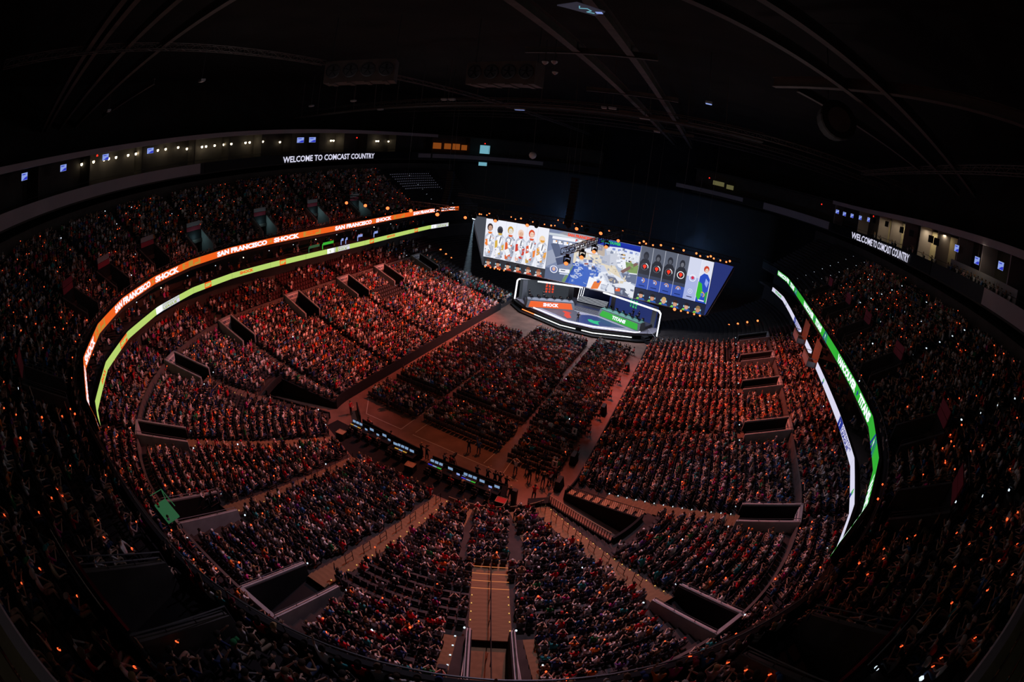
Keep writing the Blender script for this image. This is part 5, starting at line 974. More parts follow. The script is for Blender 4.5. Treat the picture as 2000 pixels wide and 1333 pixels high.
# ------------------------------------------------------------------ aisle stairs, step lights and handrails
def unit_step(name, mat):
    m = MB(); m.box((0, 0, -.5), (1, 1, 1)); return m.mesh(name, [mat])
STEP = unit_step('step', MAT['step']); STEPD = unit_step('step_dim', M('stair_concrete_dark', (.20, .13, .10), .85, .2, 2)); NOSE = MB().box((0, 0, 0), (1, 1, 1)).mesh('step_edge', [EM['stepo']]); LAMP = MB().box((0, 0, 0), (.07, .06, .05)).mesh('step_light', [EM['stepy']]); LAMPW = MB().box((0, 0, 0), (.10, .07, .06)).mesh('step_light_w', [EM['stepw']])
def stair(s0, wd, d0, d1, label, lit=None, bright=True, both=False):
    t = thing('aisle_stairs', label, 'stairs'); t['kind'] = 'structure'; h = heading(s0)
    for k, d in enumerate(LROW[:23]):
        if d < d0 or d > d1: continue
        for half in (0, 1):
            dd = d + half * .425; z = ZL[k] + half * (ZL[min(k + 1, 22)] - ZL[k]) * .5
            o = link('step', STEP if bright else STEPD, t, P3(s0, dd + .22, z + .02), h); o.scale = (wd, .43, .16)
        if lit == 'edge' and d < 11.8:
            o = link('step_edge', NOSE, t, P3(s0, d + .02, ZL[k] + .02), h); o.scale = (wd, .05, .03)
        elif lit:
            for sx in ((-1, 1) if both or lit == 'edge' else (1,)):
                c = P2(np.array([s0 + sx * (wd / 2 - .1) / float(scale_at(np.array([s0]), d))]), np.array([d + .04]))[0]; o = link('step_light', LAMP if lit in ('amber', 'edge') else LAMPW, t, (*c, ZL[k] + .06), h)
    return t
def loops(s0, ds, label, off=0.0):
    for k, d in enumerate(ds):
        t = thing('handrail', '%s handrail loop up %s' % (ORD[k], label), 'handrail', P3(s0, d, hb(d) - .05), heading(s0)); m = MB()
        m.tube([(off, 0, 0), (off, 0, .95), (off, .28, 1.02), (off, .62, 1.12), (off, .75, 1.05), (off, .75, .2)], .028, 5); m.build('rail', MAT['black'], t); m = MB(); m.tube([(off, .0, .5), (off, .75, .62)], .022, 4); m.build('cross_bar', MAT['black'], t)
stair(123.8, 2.5, 8.0, 16.0, 'wide centre stairs below the camera with orange lit edges', 'edge')
stair(123.8 - 3.0, .9, 16.2, 21, 'narrow stairs left of the tunnel under the centre stairs', 'white'); stair(123.8 + 3.0, .9, 16.2, 21, 'narrow stairs right of the tunnel under the centre stairs', 'white')
stair(123.8 - 6.4, .5, 1.2, 8.0, 'narrow tan aisle left above the centre stairs', None, True); stair(123.8 + 6.4, .5, 1.2, 8.0, 'narrow tan aisle right above the centre stairs', None, True)
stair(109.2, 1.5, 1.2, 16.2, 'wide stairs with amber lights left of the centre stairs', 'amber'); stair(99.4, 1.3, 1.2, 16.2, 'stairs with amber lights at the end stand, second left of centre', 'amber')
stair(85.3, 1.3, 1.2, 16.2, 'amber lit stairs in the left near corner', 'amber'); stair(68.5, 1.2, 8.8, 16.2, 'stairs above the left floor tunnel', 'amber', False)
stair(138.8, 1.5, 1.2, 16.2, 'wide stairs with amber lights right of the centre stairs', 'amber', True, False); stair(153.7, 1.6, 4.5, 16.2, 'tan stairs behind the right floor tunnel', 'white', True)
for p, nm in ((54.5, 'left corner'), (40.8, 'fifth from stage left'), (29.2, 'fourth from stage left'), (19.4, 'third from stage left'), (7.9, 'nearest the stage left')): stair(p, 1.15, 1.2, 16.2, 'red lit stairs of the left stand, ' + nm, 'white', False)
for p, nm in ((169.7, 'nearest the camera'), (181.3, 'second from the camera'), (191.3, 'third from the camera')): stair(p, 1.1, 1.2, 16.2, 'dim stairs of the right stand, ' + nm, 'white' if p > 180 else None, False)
loops(138.8, [1.4 + 1.7 * k for k in range(8)], 'the stairs right of the centre'); loops(109.2, [1.4 + 1.9 * k for k in range(7)], 'the stairs left of the centre'); loops(99.4, [1.6 + 2.4 * k for k in range(5)], 'the end stand stairs second left of centre')
m = MB(); P_ = [P3(123.8, d, hb(d) + 1.0) for d in np.linspace(8.2, 21, 9)]; m.tube(P_, .035, 5)
for d in np.linspace(8.2, 21, 7): m.tube([P3(123.8, d, hb(d)), P3(123.8, d, hb(d) + 1.0)], .03, 4)
tag(m.build('stair_handrail', MAT['black']), 'long black handrail down the middle of the centre stairs', 'handrail')
for sx, nm in ((-1, 'left'), (1, 'right')):
    q = 1.62; m = MB(); m.tube([P3(123.8 + sx * q, d, hb(d) + .75) for d in np.linspace(16.3, 21.2, 4)], .035, 5)
    for d in np.linspace(16.4, 21, 4): m.tube([P3(123.8 + sx * q, d, hb(d)), P3(123.8 + sx * q, d, hb(d) + .75)], .03, 4)
    tag(m.build('tunnel_rail', MAT['silver']), 'pale rail on the %s edge of the tunnel under the centre stairs' % nm, 'railing')
# white lights along the upper aisles
k_ = 0
for s0 in [p for p in PORT_U if p < 100 or p > 125] + [-6, -11, 205, 211]:
    m = MB()
    for d in np.arange(29.3 if 0 < s0 < 204 else 25, 38, 1.6):
        k = int((d - 24.5) / .8); c = P3(s0 + .75 / float(scale_at(np.array([s0]), d)), d, ZU[min(k, 17)] + .3); m.box(c, (.13, .13, .1))
    o = m.build('aisle_lights', EM['stepw']); tag(o, 'white step lights up the %s aisle of the upper deck from the left' % ORD[sorted([p for p in PORT_U if p < 100 or p > 125] + [-6, -11, 205, 211]).index(s0)], 'lights', kind='stuff')
# rails across the upper deck portals and rim, pale
for i, p in enumerate(sorted(PORT_U)):
    t = thing('portal_railing', 'tubular railing round the %s upper portal from the left' % ORD[i], 'railing'); 
    for sx in (-1.62, 1.62):
        m = MB(); A_ = [P3(p + sx, d, z) for d, z in ((25.5, 17.3), (28.8, 19.4))]; m.tube(A_, .03, 4); m.tube([(*A_[0][:2], 15.6), A_[0]], .03, 4); m.tube([(*A_[1][:2], 17.5), A_[1]], .03, 4); m.build('side_rail', MAT['metal'], t)
    m = MB(); m.tube([P3(p - 1.6, 28.9, 20.5), P3(p + 1.6, 28.9, 20.5)], .03, 4); m.build('top_rail', MAT['metal'], t)
# slatted barrier in front of the near end stand and round the right floor tunnel
br = thing('slat_barrier', 'brown slatted barrier between the floor and the near end stand', 'barrier')
SL = MB().box((0, 0, .55), (.07, .03, 1.1)).mesh('slat', [M('slat_brown', (.20, .10, .06), .7, .3, 6)])
nsl = 0
for s0 in np.arange(110, 141, .42):
    if nsl < 75: c = P3(s0, .95, 0); link('slat', SL, br, c, heading(s0)); nsl += 1
m = MB(); ss = np.arange(110, 141.5, 1.0); m.tube([P3(s, .95, 1.12) for s in ss], .04, 5); m.build('top_rail', MAT['wood'], br)
t2 = thing('tunnel_barrier', 'brown slatted barrier along the near edge of the right floor tunnel', 'barrier')
for d in np.arange(1.2, 8.6, .28): c = P3(142.3, d, hb(d) - .15); link('slat', SL, t2, c, heading(142.3) + PI / 2)
m = MB(); m.tube([P3(142.3, d, hb(d) + 1.0) for d in (1.2, 5, 8.6)], .04, 5); m.build('top_rail', MAT['wood'], t2)
# railings, steps and walls of the floor tunnels
for nm, (a, b) in (('left', TR[0]), ('right', TR[1])):
    t = thing('floor_tunnel', 'dark sunken tunnel cut into the %s corner of the lower bowl' % nm, 'tunnel'); t['kind'] = 'structure'
    for s0 in (a, b):
        m = MB(); q = [P3(s0, d, 0) for d in (1.1, 8.7)]; h0, h1 = hb(1.1) + .1, hb(8.7) + .1; w_ = heading(s0); ex = np.array([math.cos(w_), math.sin(w_)]) * .08
        m.hexa([(q[0][0] - ex[0], q[0][1] - ex[1], 0), (q[0][0] + ex[0], q[0][1] + ex[1], 0), (q[1][0] + ex[0], q[1][1] + ex[1], 0), (q[1][0] - ex[0], q[1][1] - ex[1], 0), (q[0][0] - ex[0], q[0][1] - ex[1], h0), (q[0][0] + ex[0], q[0][1] + ex[1], h0), (q[1][0] + ex[0], q[1][1] + ex[1], h1), (q[1][0] - ex[0], q[1][1] - ex[1], h1)]); m.build('side_wall', MAT['dark'], t)
    o = band('back_wall', a, b, 8.7, 8.9, 2.2, hb(8.7) + .6, MAT['dark'], 1.5, t, None)
t = thing('bench_rows', 'bare wooden bench rows lit orange beside the right floor tunnel', 'bench rows')
for k in range(9):
    d = 1.3 + k * .85; m = MB(); s0, s1 = 150.5, 153.0; q = [P3(s0, d, ZL[k]), P3(s1, d, ZL[k]), P3(s1, d + .5, ZL[k]), P3(s0, d + .5, ZL[k])]; m.hexa(q + [(*p_[:2], p_[2] + .12) for p_ in q]); m.build('bench', MAT['wood'], t)
    m = MB(); q = [P3(s0 + .02, d - .03, ZL[k]), P3(s1, d - .03, ZL[k]), P3(s1, d, ZL[k]), P3(s0 + .02, d, ZL[k])]; m.hexa([(*p_[:2], p_[2] - .26) for p_ in q] + q); m.build('riser_board', MAT['step'], t)
t = thing('tunnel_railing', 'black bar railing along the wooden rows over the right tunnel', 'railing')
for k in range(40): d = 1.2 + k * .19; m = MB(); m.tube([P3(150.45, d, hb(d)), P3(150.45, d, hb(d) + .95)], .018, 4); m.build('baluster', MAT['black'], t)
m = MB(); m.tube([P3(150.45, d, hb(d) + .97) for d in (1.2, 4, 8.8)], .03, 5); m.build('top_rail', MAT['black'], t)
# ------------------------------------------------------------------ floor: block numbers, guards, camera operators, front of house
for i, (x, y, n_) in enumerate(((-6.04, -22.6, '7'), (4.8, -17.4, '8'), (11.4, -17.6, '4'), (11.6, -24.2, '3'), (10.9, -2.9, '3'), (10.4, 7.0, '4'), (4.75, -2.9, '2'))):
    t = thing('block_sign', 'white number placard %s on a stand at a %s floor block' % (['seven', 'eight', 'four', 'three', 'three', 'four', 'two'][i], ['near left', 'middle centre', 'middle right', 'near right', 'far right', 'front right', 'front centre'][i]), 'sign', (x, y - .3, 0), -.1)
    m = MB(); m.box((0, 0, 1.5), (.55, .04, .75)); m.build('board', MAT['white'], t); m = MB(); put_text(m, n_, -.13, .13, 1.27, 1.75, lambda a, c: (a, -.035, c), 0, .05); m.build('number', MAT['black'], t); m = MB(); m.tube([(0, .04, 0), (0, .04, 1.4)], .025, 5); m.box((0, .04, .02), (.4, .3, .04)); m.build('stand', MAT['black'], t)
def crew(i, x, y, rz, si, pi_, pose, label, sleeve='long', z=0.0, hk='short', mode='stand'): person(label, (x, y, z), rz, PM_SHIRT[si], PM_SKIN[i % 5], PM_HAIR[i % 4], PM_PANT[pi_], pose, mode, 0, sleeve, hk)
CW = [(-9.1, -23.3, 2.6, 0, 0, 'phone', 'person in black beside one in pale jeans on open floor left'), (-8.8, -23.5, 2.4, 1, 2, 'phone', 'person in dark top and pale jeans on the open floor left'), (-6.9, -22.6, 2.8, 0, 0, 'lap', 'person in black standing near the placard seven'), (-.6, -28.7, 3.0, 0, 0, 'lap', 'person in black at the open end of the left desks'), (.1, -28.8, 2.9, 0, 0, 'phone', 'person in black with pale shoes beside the left desks'), (2.9, -25.4, 3.3, 0, 1, 'lap', 'person in black with blue trousers behind the near centre block'), (3.8, -25.0, 3.2, 6, 1, 'one', 'person in blue with hand raised behind the near centre block'),
 (8.3, -26.0, 3.1, 3, 1, 'headhold', 'person in white top holding hands to head on open floor'), (9.2, -25.2, 3.2, 1, 1, 'phone', 'person in charcoal behind the near right block'), (9.9, -26.3, 3.4, 0, 0, 'lap', 'person in black with arms folded on the open floor right'), (10.3, -25.2, 3.0, 0, 0, 'phone', 'person in black nearest the placard three'), (11.3, -26.4, 3.3, 0, 1, 'lap', 'person in black left of the camera tripod'), (11.7, -25.7, 3.2, 4, 2, 'lap', 'person in red top behind the near right block'), (12.1, -25.3, 3.0, 1, 0, 'phone', 'camera operator in dark clothes at the tripod'),
 (5.6, -28.7, 3.1, 0, 2, 'lap', 'first of six standing behind the desks, pale trousers'), (6.6, -28.5, 3.0, 0, 0, 'phone', 'second of six standing behind the desks, all black'), (7.4, -28.6, 3.2, 0, 0, 'lap', 'third of six standing behind the desks, all black'), (7.9, -28.6, 3.1, 1, 1, 'headhold', 'fourth of six standing behind the desks, arms raised'), (8.6, -28.7, 3.0, 0, 0, 'lap', 'fifth of six standing behind the desks, all black'), (9.5, -29.8, 3.3, 0, 0, 'lap', 'sixth standing alone by the black flight case'), (11.3, -28.6, 3.2, 4, 0, 'clap', 'person in bright red jersey on the open floor right'),
 (2.2, -28.9, 3.0, 0, 0, 'phone', 'camera operator in black behind the right desks'), (-11.6, -27.0, 1.6, 4, 0, 'lap', 'usher in red at the left floor tunnel'), (-11.2, -22.3, 1.2, 7, 0, 'lap', 'usher in teal by the left floor wall')]
for i, c in enumerate(CW): crew(i, *c)
for i, (x, y) in enumerate(((12.4, 10.6), (12.75, 3.0), (12.7, -1.2), (12.6, -6.0), (12.6, -11.6), (12.6, -15.6), (12.65, -20.0))): crew(i, x, y, -PI / 2 + .2, 4, 0, 'lap', '%s guard in red on a stool along the right aisle, from the stage' % ORD[i], 'short', .1, 'short', 'sit'); t = thing('stool', 'black stool of the %s guard along the right aisle' % ORD[i], 'stool', (x, y, 0), 0); m = MB(); m.box((0, 0, .47), (.4, .4, .06)); m.build('seat', MAT['black'], t); [MB().beam((a * .16, b * .16, 0), (a * .15, b * .15, .46), .03, .03).build('leg', MAT['black'], t) for a in (-1, 1) for b in (-1, 1)]
for i, (x, y) in enumerate(((-4.6, -28.4), (2.5, -28.3), (-8.2, -27.8))): crew(i, x, y, 3.0, 4, 0, 'lap', ['usher in red crouched before the left desk barrier', 'usher in red seated before the right desk barrier', 'usher in red seated on the open floor by left desks'][i], 'short', 0, 'short', 'sit'); t = thing('folding_stool', ['black stool at the left desk barrier', 'black stool at the right desk barrier', 'black stool by the left desks on open floor'][i], 'stool', (x, y, 0)); m = MB(); m.box((0, 0, .40), (.42, .42, .06)); m.build('seat', MAT['black'], t); m = MB(); m.box((0, 0, .19), (.3, .3, .36)); m.build('base', MAT['black'], t)
for i, (x, y) in enumerate(((12.7, 4.2), (12.75, -9.9), (12.8, -25.9), (12.7, -21.3))):
    t = thing('speaker_cabinet', '%s black speaker cabinet along the right aisle, from the stage' % ORD[(0, 1, 3, 2)[i]], 'speaker', (x, y, 0), PI / 2); m = MB(); m.hexa([(-.55, -.35, 0), (.55, -.35, 0), (.55, .35, 0), (-.55, .35, 0), (-.55, -.1, 1.1), (.55, -.1, 1.1), (.55, .35, 1.1), (-.55, .35, 1.1)]); m.build('cabinet', MAT['black'], t); m = MB(); m.face([(-.48, -.345, .08), (.48, -.345, .08), (.48, -.12, 1.02), (-.48, -.12, 1.02)]); m.build('grille', MAT['dark'], t)
def tripod(x, y, label, rz=0):
    t = thing('tripod_camera', label, 'camera', (x, y, 0), rz)
    for k in range(3): a = 2 * PI * k / 3; m = MB(); m.tube([(.55 * math.cos(a), .55 * math.sin(a), 0), (.06 * math.cos(a), .06 * math.sin(a), 1.3)], .03, 5); m.build('leg', MAT['black'], t)
    m = MB(); m.box((0, .05, 1.5), (.2, .5, .26)); m.box((0, .38, 1.5), (.15, .25, .17)); m.build('camera_body', MAT['black'], t); m = MB(); m.tube([(.05, -.2, 1.4), (.2, -.6, 1.15)], .015, 4); m.build('pan_handle', MAT['black'], t)
tripod(2.9, -28.4, 'black video camera on a tripod behind the right desks'); tripod(12.0, -26.6, 'black video camera on a tripod near the right aisle')
def foh(x0, x1, y, label, items, side):
    t = thing('control_desk', label, 'desk'); m = MB(); m.box(((x0 + x1) / 2, y, .72), (x1 - x0, .95, .06)); m.build('desk_top', MAT['dark'], t)
    m = MB(); m.box(((x0 + x1) / 2, y + .5, .55), (x1 - x0, .05, 1.1)); m.build('modesty_panel', MAT['dark'], t)
    for x in np.linspace(x0 + .15, x1 - .15, 4): m = MB(); m.box((x, y, .35), (.06, .8, .7)); m.build('leg', MAT['black'], t)
    for k, (x, kind) in enumerate(items):
        pos = 'item %s from left on the %s control desks' % (ORD[k], side)
        if kind == 'con':
            c = thing('mixing_console', 'lit mixing console, ' + pos, 'console', (x, y - .05, .75)); m = MB(); m.hexa([(-.75, -.4, 0), (.75, -.4, 0), (.75, .3, 0), (-.75, .3, 0), (-.75, -.4, .08), (.75, -.4, .08), (.75, .3, .26), (-.75, .3, .26)]); m.build('body', MAT['black'], c)
            for j in range(3): m = MB(); m.hexa([(-.7 + j * .48, .2, .25), (-.34 + j * .48, .2, .25), (-.34 + j * .48, .26, .25), (-.7 + j * .48, .26, .25), (-.7 + j * .48, .25, .46), (-.34 + j * .48, .25, .46), (-.34 + j * .48, .31, .46), (-.7 + j * .48, .31, .46)]); m.build('display', EM['desk'], c)
            for j, cc in enumerate(('tvb', 'glow2', 'green')): m = MB(); m.box((-.5 + j * .5, -.15, .16), (.44, .12, .03)); m.build('lit_keys', EM[('tvb', 'desk', 'green')[j]] if side == 'right' else EM[('gold', 'desk', 'gold')[j]], c)
        elif kind == 'mon':
            c = thing('computer_monitor', 'lit computer monitor, ' + pos, 'monitor', (x, y + .15, .75)); m = MB(); m.box((0, .04, .34), (.56, .05, .34)); m.build('housing', MAT['black'], c); m = MB(); m.box((0, .005, .34), (.5, .02, .28)); m.build('screen', EM['desk'], c); m = MB(); m.box((0, .06, .08), (.08, .06, .16)); m.box((0, .04, .01), (.3, .22, .02)); m.build('stand', MAT['black'], c)
        else:
            c = thing('laptop', 'open laptop, ' + pos, 'laptop', (x, y - .1, .75)); m = MB(); m.box((0, 0, .012), (.38, .27, .024)); m.build('base', MAT['black'], c); m = MB(); m.box((0, .15, .15), (.38, .02, .26)); sc_ = m.build('lid', MAT['black'], c); m = MB(); m.box((0, .137, .15), (.34, .008, .22)); m.build('screen', EM['desk'] if k % 2 else EM['tv'], sc_)
    for k, x in enumerate(np.arange(x0 + .6, x1, 1.25)):
        cl = [0, 1, 4, 0, 0, 1][k % 6]; crew(k, x, y - 1.0, PI, cl, 0, 'clap' if k % 2 else 'lap', '%s operator from left seated at the %s control desks' % (ORD[k], side), 'long', .02, 'cap' if k == 3 else 'short', 'sit'); ch = thing('office_chair', 'black chair of the %s operator at the %s control desks' % (ORD[k], side), 'chair', (x, y - 1.0, 0), PI); m = MB(); m.box((0, 0, .41), (.46, .46, .07)); m.build('seat', MAT['black'], ch); m = MB(); m.box((0, .28, .75), (.44, .06, .5)); m.build('backrest', MAT['black'], ch); m = MB(); m.tube([(0, 0, 0), (0, 0, .38)], .035, 5); m.box((0, 0, .02), (.5, .07, .04)); m.box((0, 0, .02), (.07, .5, .04)); m.build('base', MAT['metal'], ch)
foh(-9.3, -3.9, -29.3, 'left run of black control desks with lit monitors at the near end', [(-8.6, 'con'), (-7.3, 'lap'), (-6.6, 'mon'), (-5.7, 'lap'), (-4.9, 'mon'), (-4.2, 'lap')], 'left'); foh(-3.7, -.6, -29.8, 'short middle run of black control desks at the near end', [(-3.1, 'mon'), (-2.2, 'con'), (-1.1, 'mon')], 'middle')
foh(1.0, 8.6, -30.0, 'right run of black control desks with lit consoles at the near end', [(1.9, 'con'), (3.4, 'mon'), (4.3, 'lap'), (4.9, 'lap'), (5.5, 'con'), (6.7, 'mon'), (7.6, 'lap'), (8.2, 'mon')], 'right')
m = MB()
cp = MB(); cp.prism([(-12, -28.9), (9.2, -29.4), (9.4, -32.6), (-6, -33.0), (-12.2, -30.5)], .003, .02); tag(cp.build('black_sheet', MAT['dark']), 'black carpet under the control desks at the near end', 'sheet')  # flat black sheet that makes the floor at the desks darker
fb = thing('desk_barrier', 'low black barrier in front of the control desks', 'barrier')
for a, b in (((-11.6, -25.9), (-9.4, -27.8)), ((-8.7, -28.2), (-.4, -28.9)), ((1.0, -29.1), (8.9, -29.15))): m = MB(); m.beam((*a, .55), (*b, .55), .12, 1.1); m.build('barrier_panel', MAT['dark'], fb)
for i, (x, y, cmat, nm) in enumerate(((9.2, -31.0, 'red', 'open case with red lining right of the control desks'), (-9.2, -31.2, 'wood', 'open wooden case behind the left control desks'), (-.2, -31.2, 'wood', 'wooden case with gear between the control desks'))):
    t = thing('flight_case', nm, 'case', (x, y, 0), .1); m = MB(); m.box((0, 0, .4), (.95, .75, .8)); m.build('body', MAT['black'], t); m = MB(); m.box((0, 0, .81), (.9, .7, .02)); m.build('lining', M('case_red', (.4, .03, .03), .8) if cmat == 'red' else MAT['wood'], t); m = MB(); [m.box((a * .46, 0, .82), (.04, .75, .05)) for a in (-1, 1)]; [m.box((0, a * .36, .82), (.95, .04, .05)) for a in (-1, 1)]; m.build('rim', MAT['wood'], t)
t = thing('equipment_tower', 'dark slim equipment tower at the near end barrier', 'tower', (10.2, -30.6, 0)); m = MB(); m.box((0, 0, 1.1), (.4, .4, 2.2)); m.build('column', MAT['black'], t); m = MB(); m.box((0, 0, .15), (.9, .7, .3)); m.build('base', MAT['black'], t)
t = thing('leaning_ramp', 'long black ramp panel leaning by the near end barrier', 'panel', (9.0, -30.3, 0), .25); m = MB(); m.hexa([(-.22, -.9, 0), (.22, -.9, 0), (.22, .9, .1), (-.22, .9, .1), (-.22, -.9, .15), (.22, -.9, .15), (.22, .9, 1.2), (-.22, .9, 1.2)]); m.build('board', MAT['dark'], t); m = MB(); m.box((0, .8, .5), (.4, .1, 1.0)); m.build('support', MAT['black'], t)
t = thing('case_row', 'black flight case at the end of the right aisle', 'case', (12.2, -29.6, 0), .6); m = MB(); m.box((0, 0, .5), (1.9, .7, 1.0)); m.build('body', MAT['black'], t); m = MB(); m.box((0, 0, 1.02), (1.94, .74, .05)); m.build('lid', MAT['dark'], t)
t = thing('ushers_table', 'pale table with papers at the left floor wall', 'table', (-12.3, -21.2, 0), PI / 2); m = MB(); m.box((0, 0, .95), (1.8, .6, .05)); m.build('table_top', MAT['wood'], t); [MB().box((a * .8, b * .22, .46), (.05, .05, .92)).build('leg', MAT['black'], t) for a in (-1, 1) for b in (-1, 1)]
# green lit landing on the left edge of the bowl
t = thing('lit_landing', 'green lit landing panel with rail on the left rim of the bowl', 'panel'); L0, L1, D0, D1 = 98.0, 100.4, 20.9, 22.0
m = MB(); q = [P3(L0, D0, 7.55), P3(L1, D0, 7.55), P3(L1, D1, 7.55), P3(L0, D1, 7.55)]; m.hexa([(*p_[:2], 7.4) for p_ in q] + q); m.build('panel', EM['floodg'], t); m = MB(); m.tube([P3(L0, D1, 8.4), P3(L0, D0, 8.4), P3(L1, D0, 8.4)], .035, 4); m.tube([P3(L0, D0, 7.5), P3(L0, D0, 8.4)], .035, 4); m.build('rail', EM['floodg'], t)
# ------------------------------------------------------------------ show rigging
def boxtruss(name, p, q, wd, label, bays, mat=MAT['truss'], r=.045):
    t = thing(name, label, 'truss'); p, q = Vector(p), Vector(q); d = (q - p).normalized(); rgt = d.cross(Vector((0, 0, 1))).normalized() * wd / 2; up = rgt.cross(d).normalized() * wd / 2
    C4 = [rgt + up, rgt - up, -rgt - up, -rgt + up]
    for c in C4: m = MB(); m.tube([p + c, q + c], r, 5); m.build('chord', mat, t)
    m = MB()
    for k in range(bays):
        a = p + (q - p) * k / bays; b = p + (q - p) * (k + 1) / bays
        for j in range(4): u, v = C4[j], C4[(j + 1) % 4]; m.tube([a + u, b + v] if k % 2 else [a + v, b + u], r * .6, 4, cap=False); m.tube([a + u, a + v], r * .6, 4, cap=False)
    o = m.build('lattice', mat, t); o['kind'] = 'stuff'; return t
boxtruss('lighting_truss', (-30, 19.6, 17.6), (10.5, 19.6, 18.3), .75, 'long black lighting truss along the top left of the big screen', 44)
boxtruss('lighting_truss', (8, 21.3, 17.3), (27, 21.3, 17.4), .6, 'black lighting truss along the top right of the big screen', 24)
boxtruss('lighting_truss', (2.9, -3.4, 17.0), (5.8, 20.5, 17.9), .75, 'black lighting truss reaching out over the floor before the screen', 28)
boxtruss('lighting_truss', (-15.5, -2.1, 20.3), (-42, .6, 20.3), .6, 'black lighting truss over the left stand beside the screen', 30)
boxtruss('lighting_truss', (-33, 30, 19.2), (-14, 28, 19.0), .6, 'grey lighting truss far behind the screen on the left', 22, MAT['steel'])
def head(p, label, aim, mt='lens', r=.36, group='moving heads on the show trusses'):
    t = thing('moving_head', label, 'stage light', p); d = (Vector(aim) - Vector(p)).normalized(); M4 = Matrix.Translation(Vector((0, 0, 0))) @ d.to_track_quat('Z', 'Y').to_matrix().to_4x4()
    m = MB(); m.lathe([(r * .55, -.5), (r * .9, -.35), (r * .95, .1), (r, .34), (r * .9, .36)], 10, M4=M4); m.build('head', MAT['black'], t)
    m = MB(); m.lathe([(r * .86, .365), (r * .6, .40), (r * .2, .42)], 10, M4=M4); m.build('lens', EM.get(mt) or MAT['dark'], t)
    m = MB(); m.box((-r - .08, 0, .25), (.1, .25, .75)); m.box((r + .08, 0, .25), (.1, .25, .75)); m.box((0, 0, .66), (2 * r + .26, .3, .14)); m.build('yoke', MAT['black'], t); m = MB(); m.box((0, 0, .85), (.42, .36, .3)); m.build('base_box', MAT['black'], t)
HEADS = [(-24.5, 15.7, 'lens'), (-22.6, 15.9, 'lensblue'), (-18.0, 15.9, 'lens'), (-11.5, 16.0, 'lens'), (-9.75, 16.05, None), (-3.8, 16.9, None), (-2.2, 16.9, 'lens'), (-.5, 16.8, None), (2.2, 16.9, 'lens')]
for i, (x, z, mt) in enumerate(HEADS): head((x, 19.0, z + .3), '%s moving light from left on the truss above the screen%s' % (ORD[i], '' if mt else ', unlit'), (x * .3, -30, 2) if mt != 'lensblue' else (-23.5, 13.5, 0), mt)
for i, p in enumerate([(-38.4, .2, 19.3), (-32.6, -1.0, 19.3), (-27.2, -1.5, 19.3), (-22.4, -1.6, 19.3), (-17.1, -2.1, 19.3)]): head(p, '%s moving light from left on the truss over the left stand' % ORD[i], (0, -40, 4), 'lens', .34)
for i, (p, a) in enumerate((((3.4, -3.1, 15.7), (8, -40, 2)), ((3.9, 2.1, 15.8), (8, -40, 2)), ((4.2, 7.5, 15.9), (8, -40, 2)), ((4.7, 13.2, 16.0), (8, -40, 2)), ((5.4, 19.0, 16.5), (8, -40, 2)))): head(p, '%s moving light from the near end of the floor truss' % ORD[i], a, 'lens', .33)
def small(p, label, mt='lenshot', r=.16, aim=None, group='small lamps'):
    t = thing('stage_lamp', label, 'stage light', p, 0, None); d = (Vector(aim or (CAM[0] * .6, CAM[1], 8)) - Vector(p)).normalized(); M4 = d.to_track_quat('Z', 'Y').to_matrix().to_4x4()
    m = MB(); m.lathe([(r * .7, -.3), (r, -.2), (r * 1.1, .1)], 8, M4=M4); m.build('can', MAT['black'], t); m = MB(); m.lathe([(r * 1.0, .11), (r * .7, .14), (r * .2, .15)], 8, M4=M4); m.build('lens', EM[mt], t); m = MB(); m.box((0, 0, .3), (.05, .05, .5)); m.build('clamp', MAT['black'], t)
SL_ = [(-22.1, 16.8), (-21.7, 16.8), (-20.5, 16.8), (-20.0, 17.2), (-15.4, 17.1), (-14.5, 16.8), (-13.4, 17.1), (-11.0, 16.8), (-8.7, 16.7), (-7.4, 16.7), (-6.7, 16.8), (-6.2, 17.9), (-5.1, 17.6), (-3.1, 17.7), (-1.7, 17.6), (3.3, 17.7), (5.7, 18.1)]
for i, (x, z) in enumerate(SL_): small((x, 20.1, z), '%s small amber lamp from left along the upper left truss' % ORD[i], r=.13 if i % 3 else .17)
SR_ = [(8.8, 16.5), (9.5, 16.9), (9.95, 16.6), (11.2, 16.6), (12.6, 16.9), (14.8, 16.8), (16.7, 16.9), (19.0, 16.9), (19.75, 16.6), (21.1, 16.8), (21.6, 17.0), (22.2, 16.75), (23.4, 16.7), (24.5, 16.7), (25.1, 17.0)]
for i, (x, z) in enumerate(SR_): small((x, 21.0, z), '%s amber lamp from left along the upper right screen edge' % ORD[i], r=.2 if i in (1, 4, 6, 7, 10, 14) else .17)
for i, (x, z) in enumerate([(-20.8, 6.15), (-19.6, 6.15), (-18.7, 6.1), (-18.0, 6.2), (-17.6, 6.1), (-16.6, 6.1)]): small((x, 21.8, z), '%s amber lamp from left under the screen\'s left portraits' % ORD[i], r=.16)
for i, (x, z) in enumerate([(17.0, 6.05), (18.2, 6.05), (19.5, 6.05), (20.7, 6.05), (21.8, 6.05)]): small((x, 21.8, z), '%s amber lamp from left under the screen\'s right portraits' % ORD[i], r=.3 if i == 0 else .19)
for i, p in enumerate([(-34.9, 27, 6.7), (-33.4, 27, 5.85), (-32, 27, 5.2), (-30.6, 27, 4.5), (-28.7, 27.5, 3.3)]): small(p, '%s amber lamp from the top of the diagonal row left of the screen' % ORD[i], r=.22)
for i, p in enumerate([(26.5, 28, 3.2), (28, 28, 4.0), (29.7, 28, 4.7), (31.5, 28, 5.5), (33.5, 28, 6.3)]): small(p, '%s amber lamp from the left in the row right of the screen' % ORD[i], r=.22)
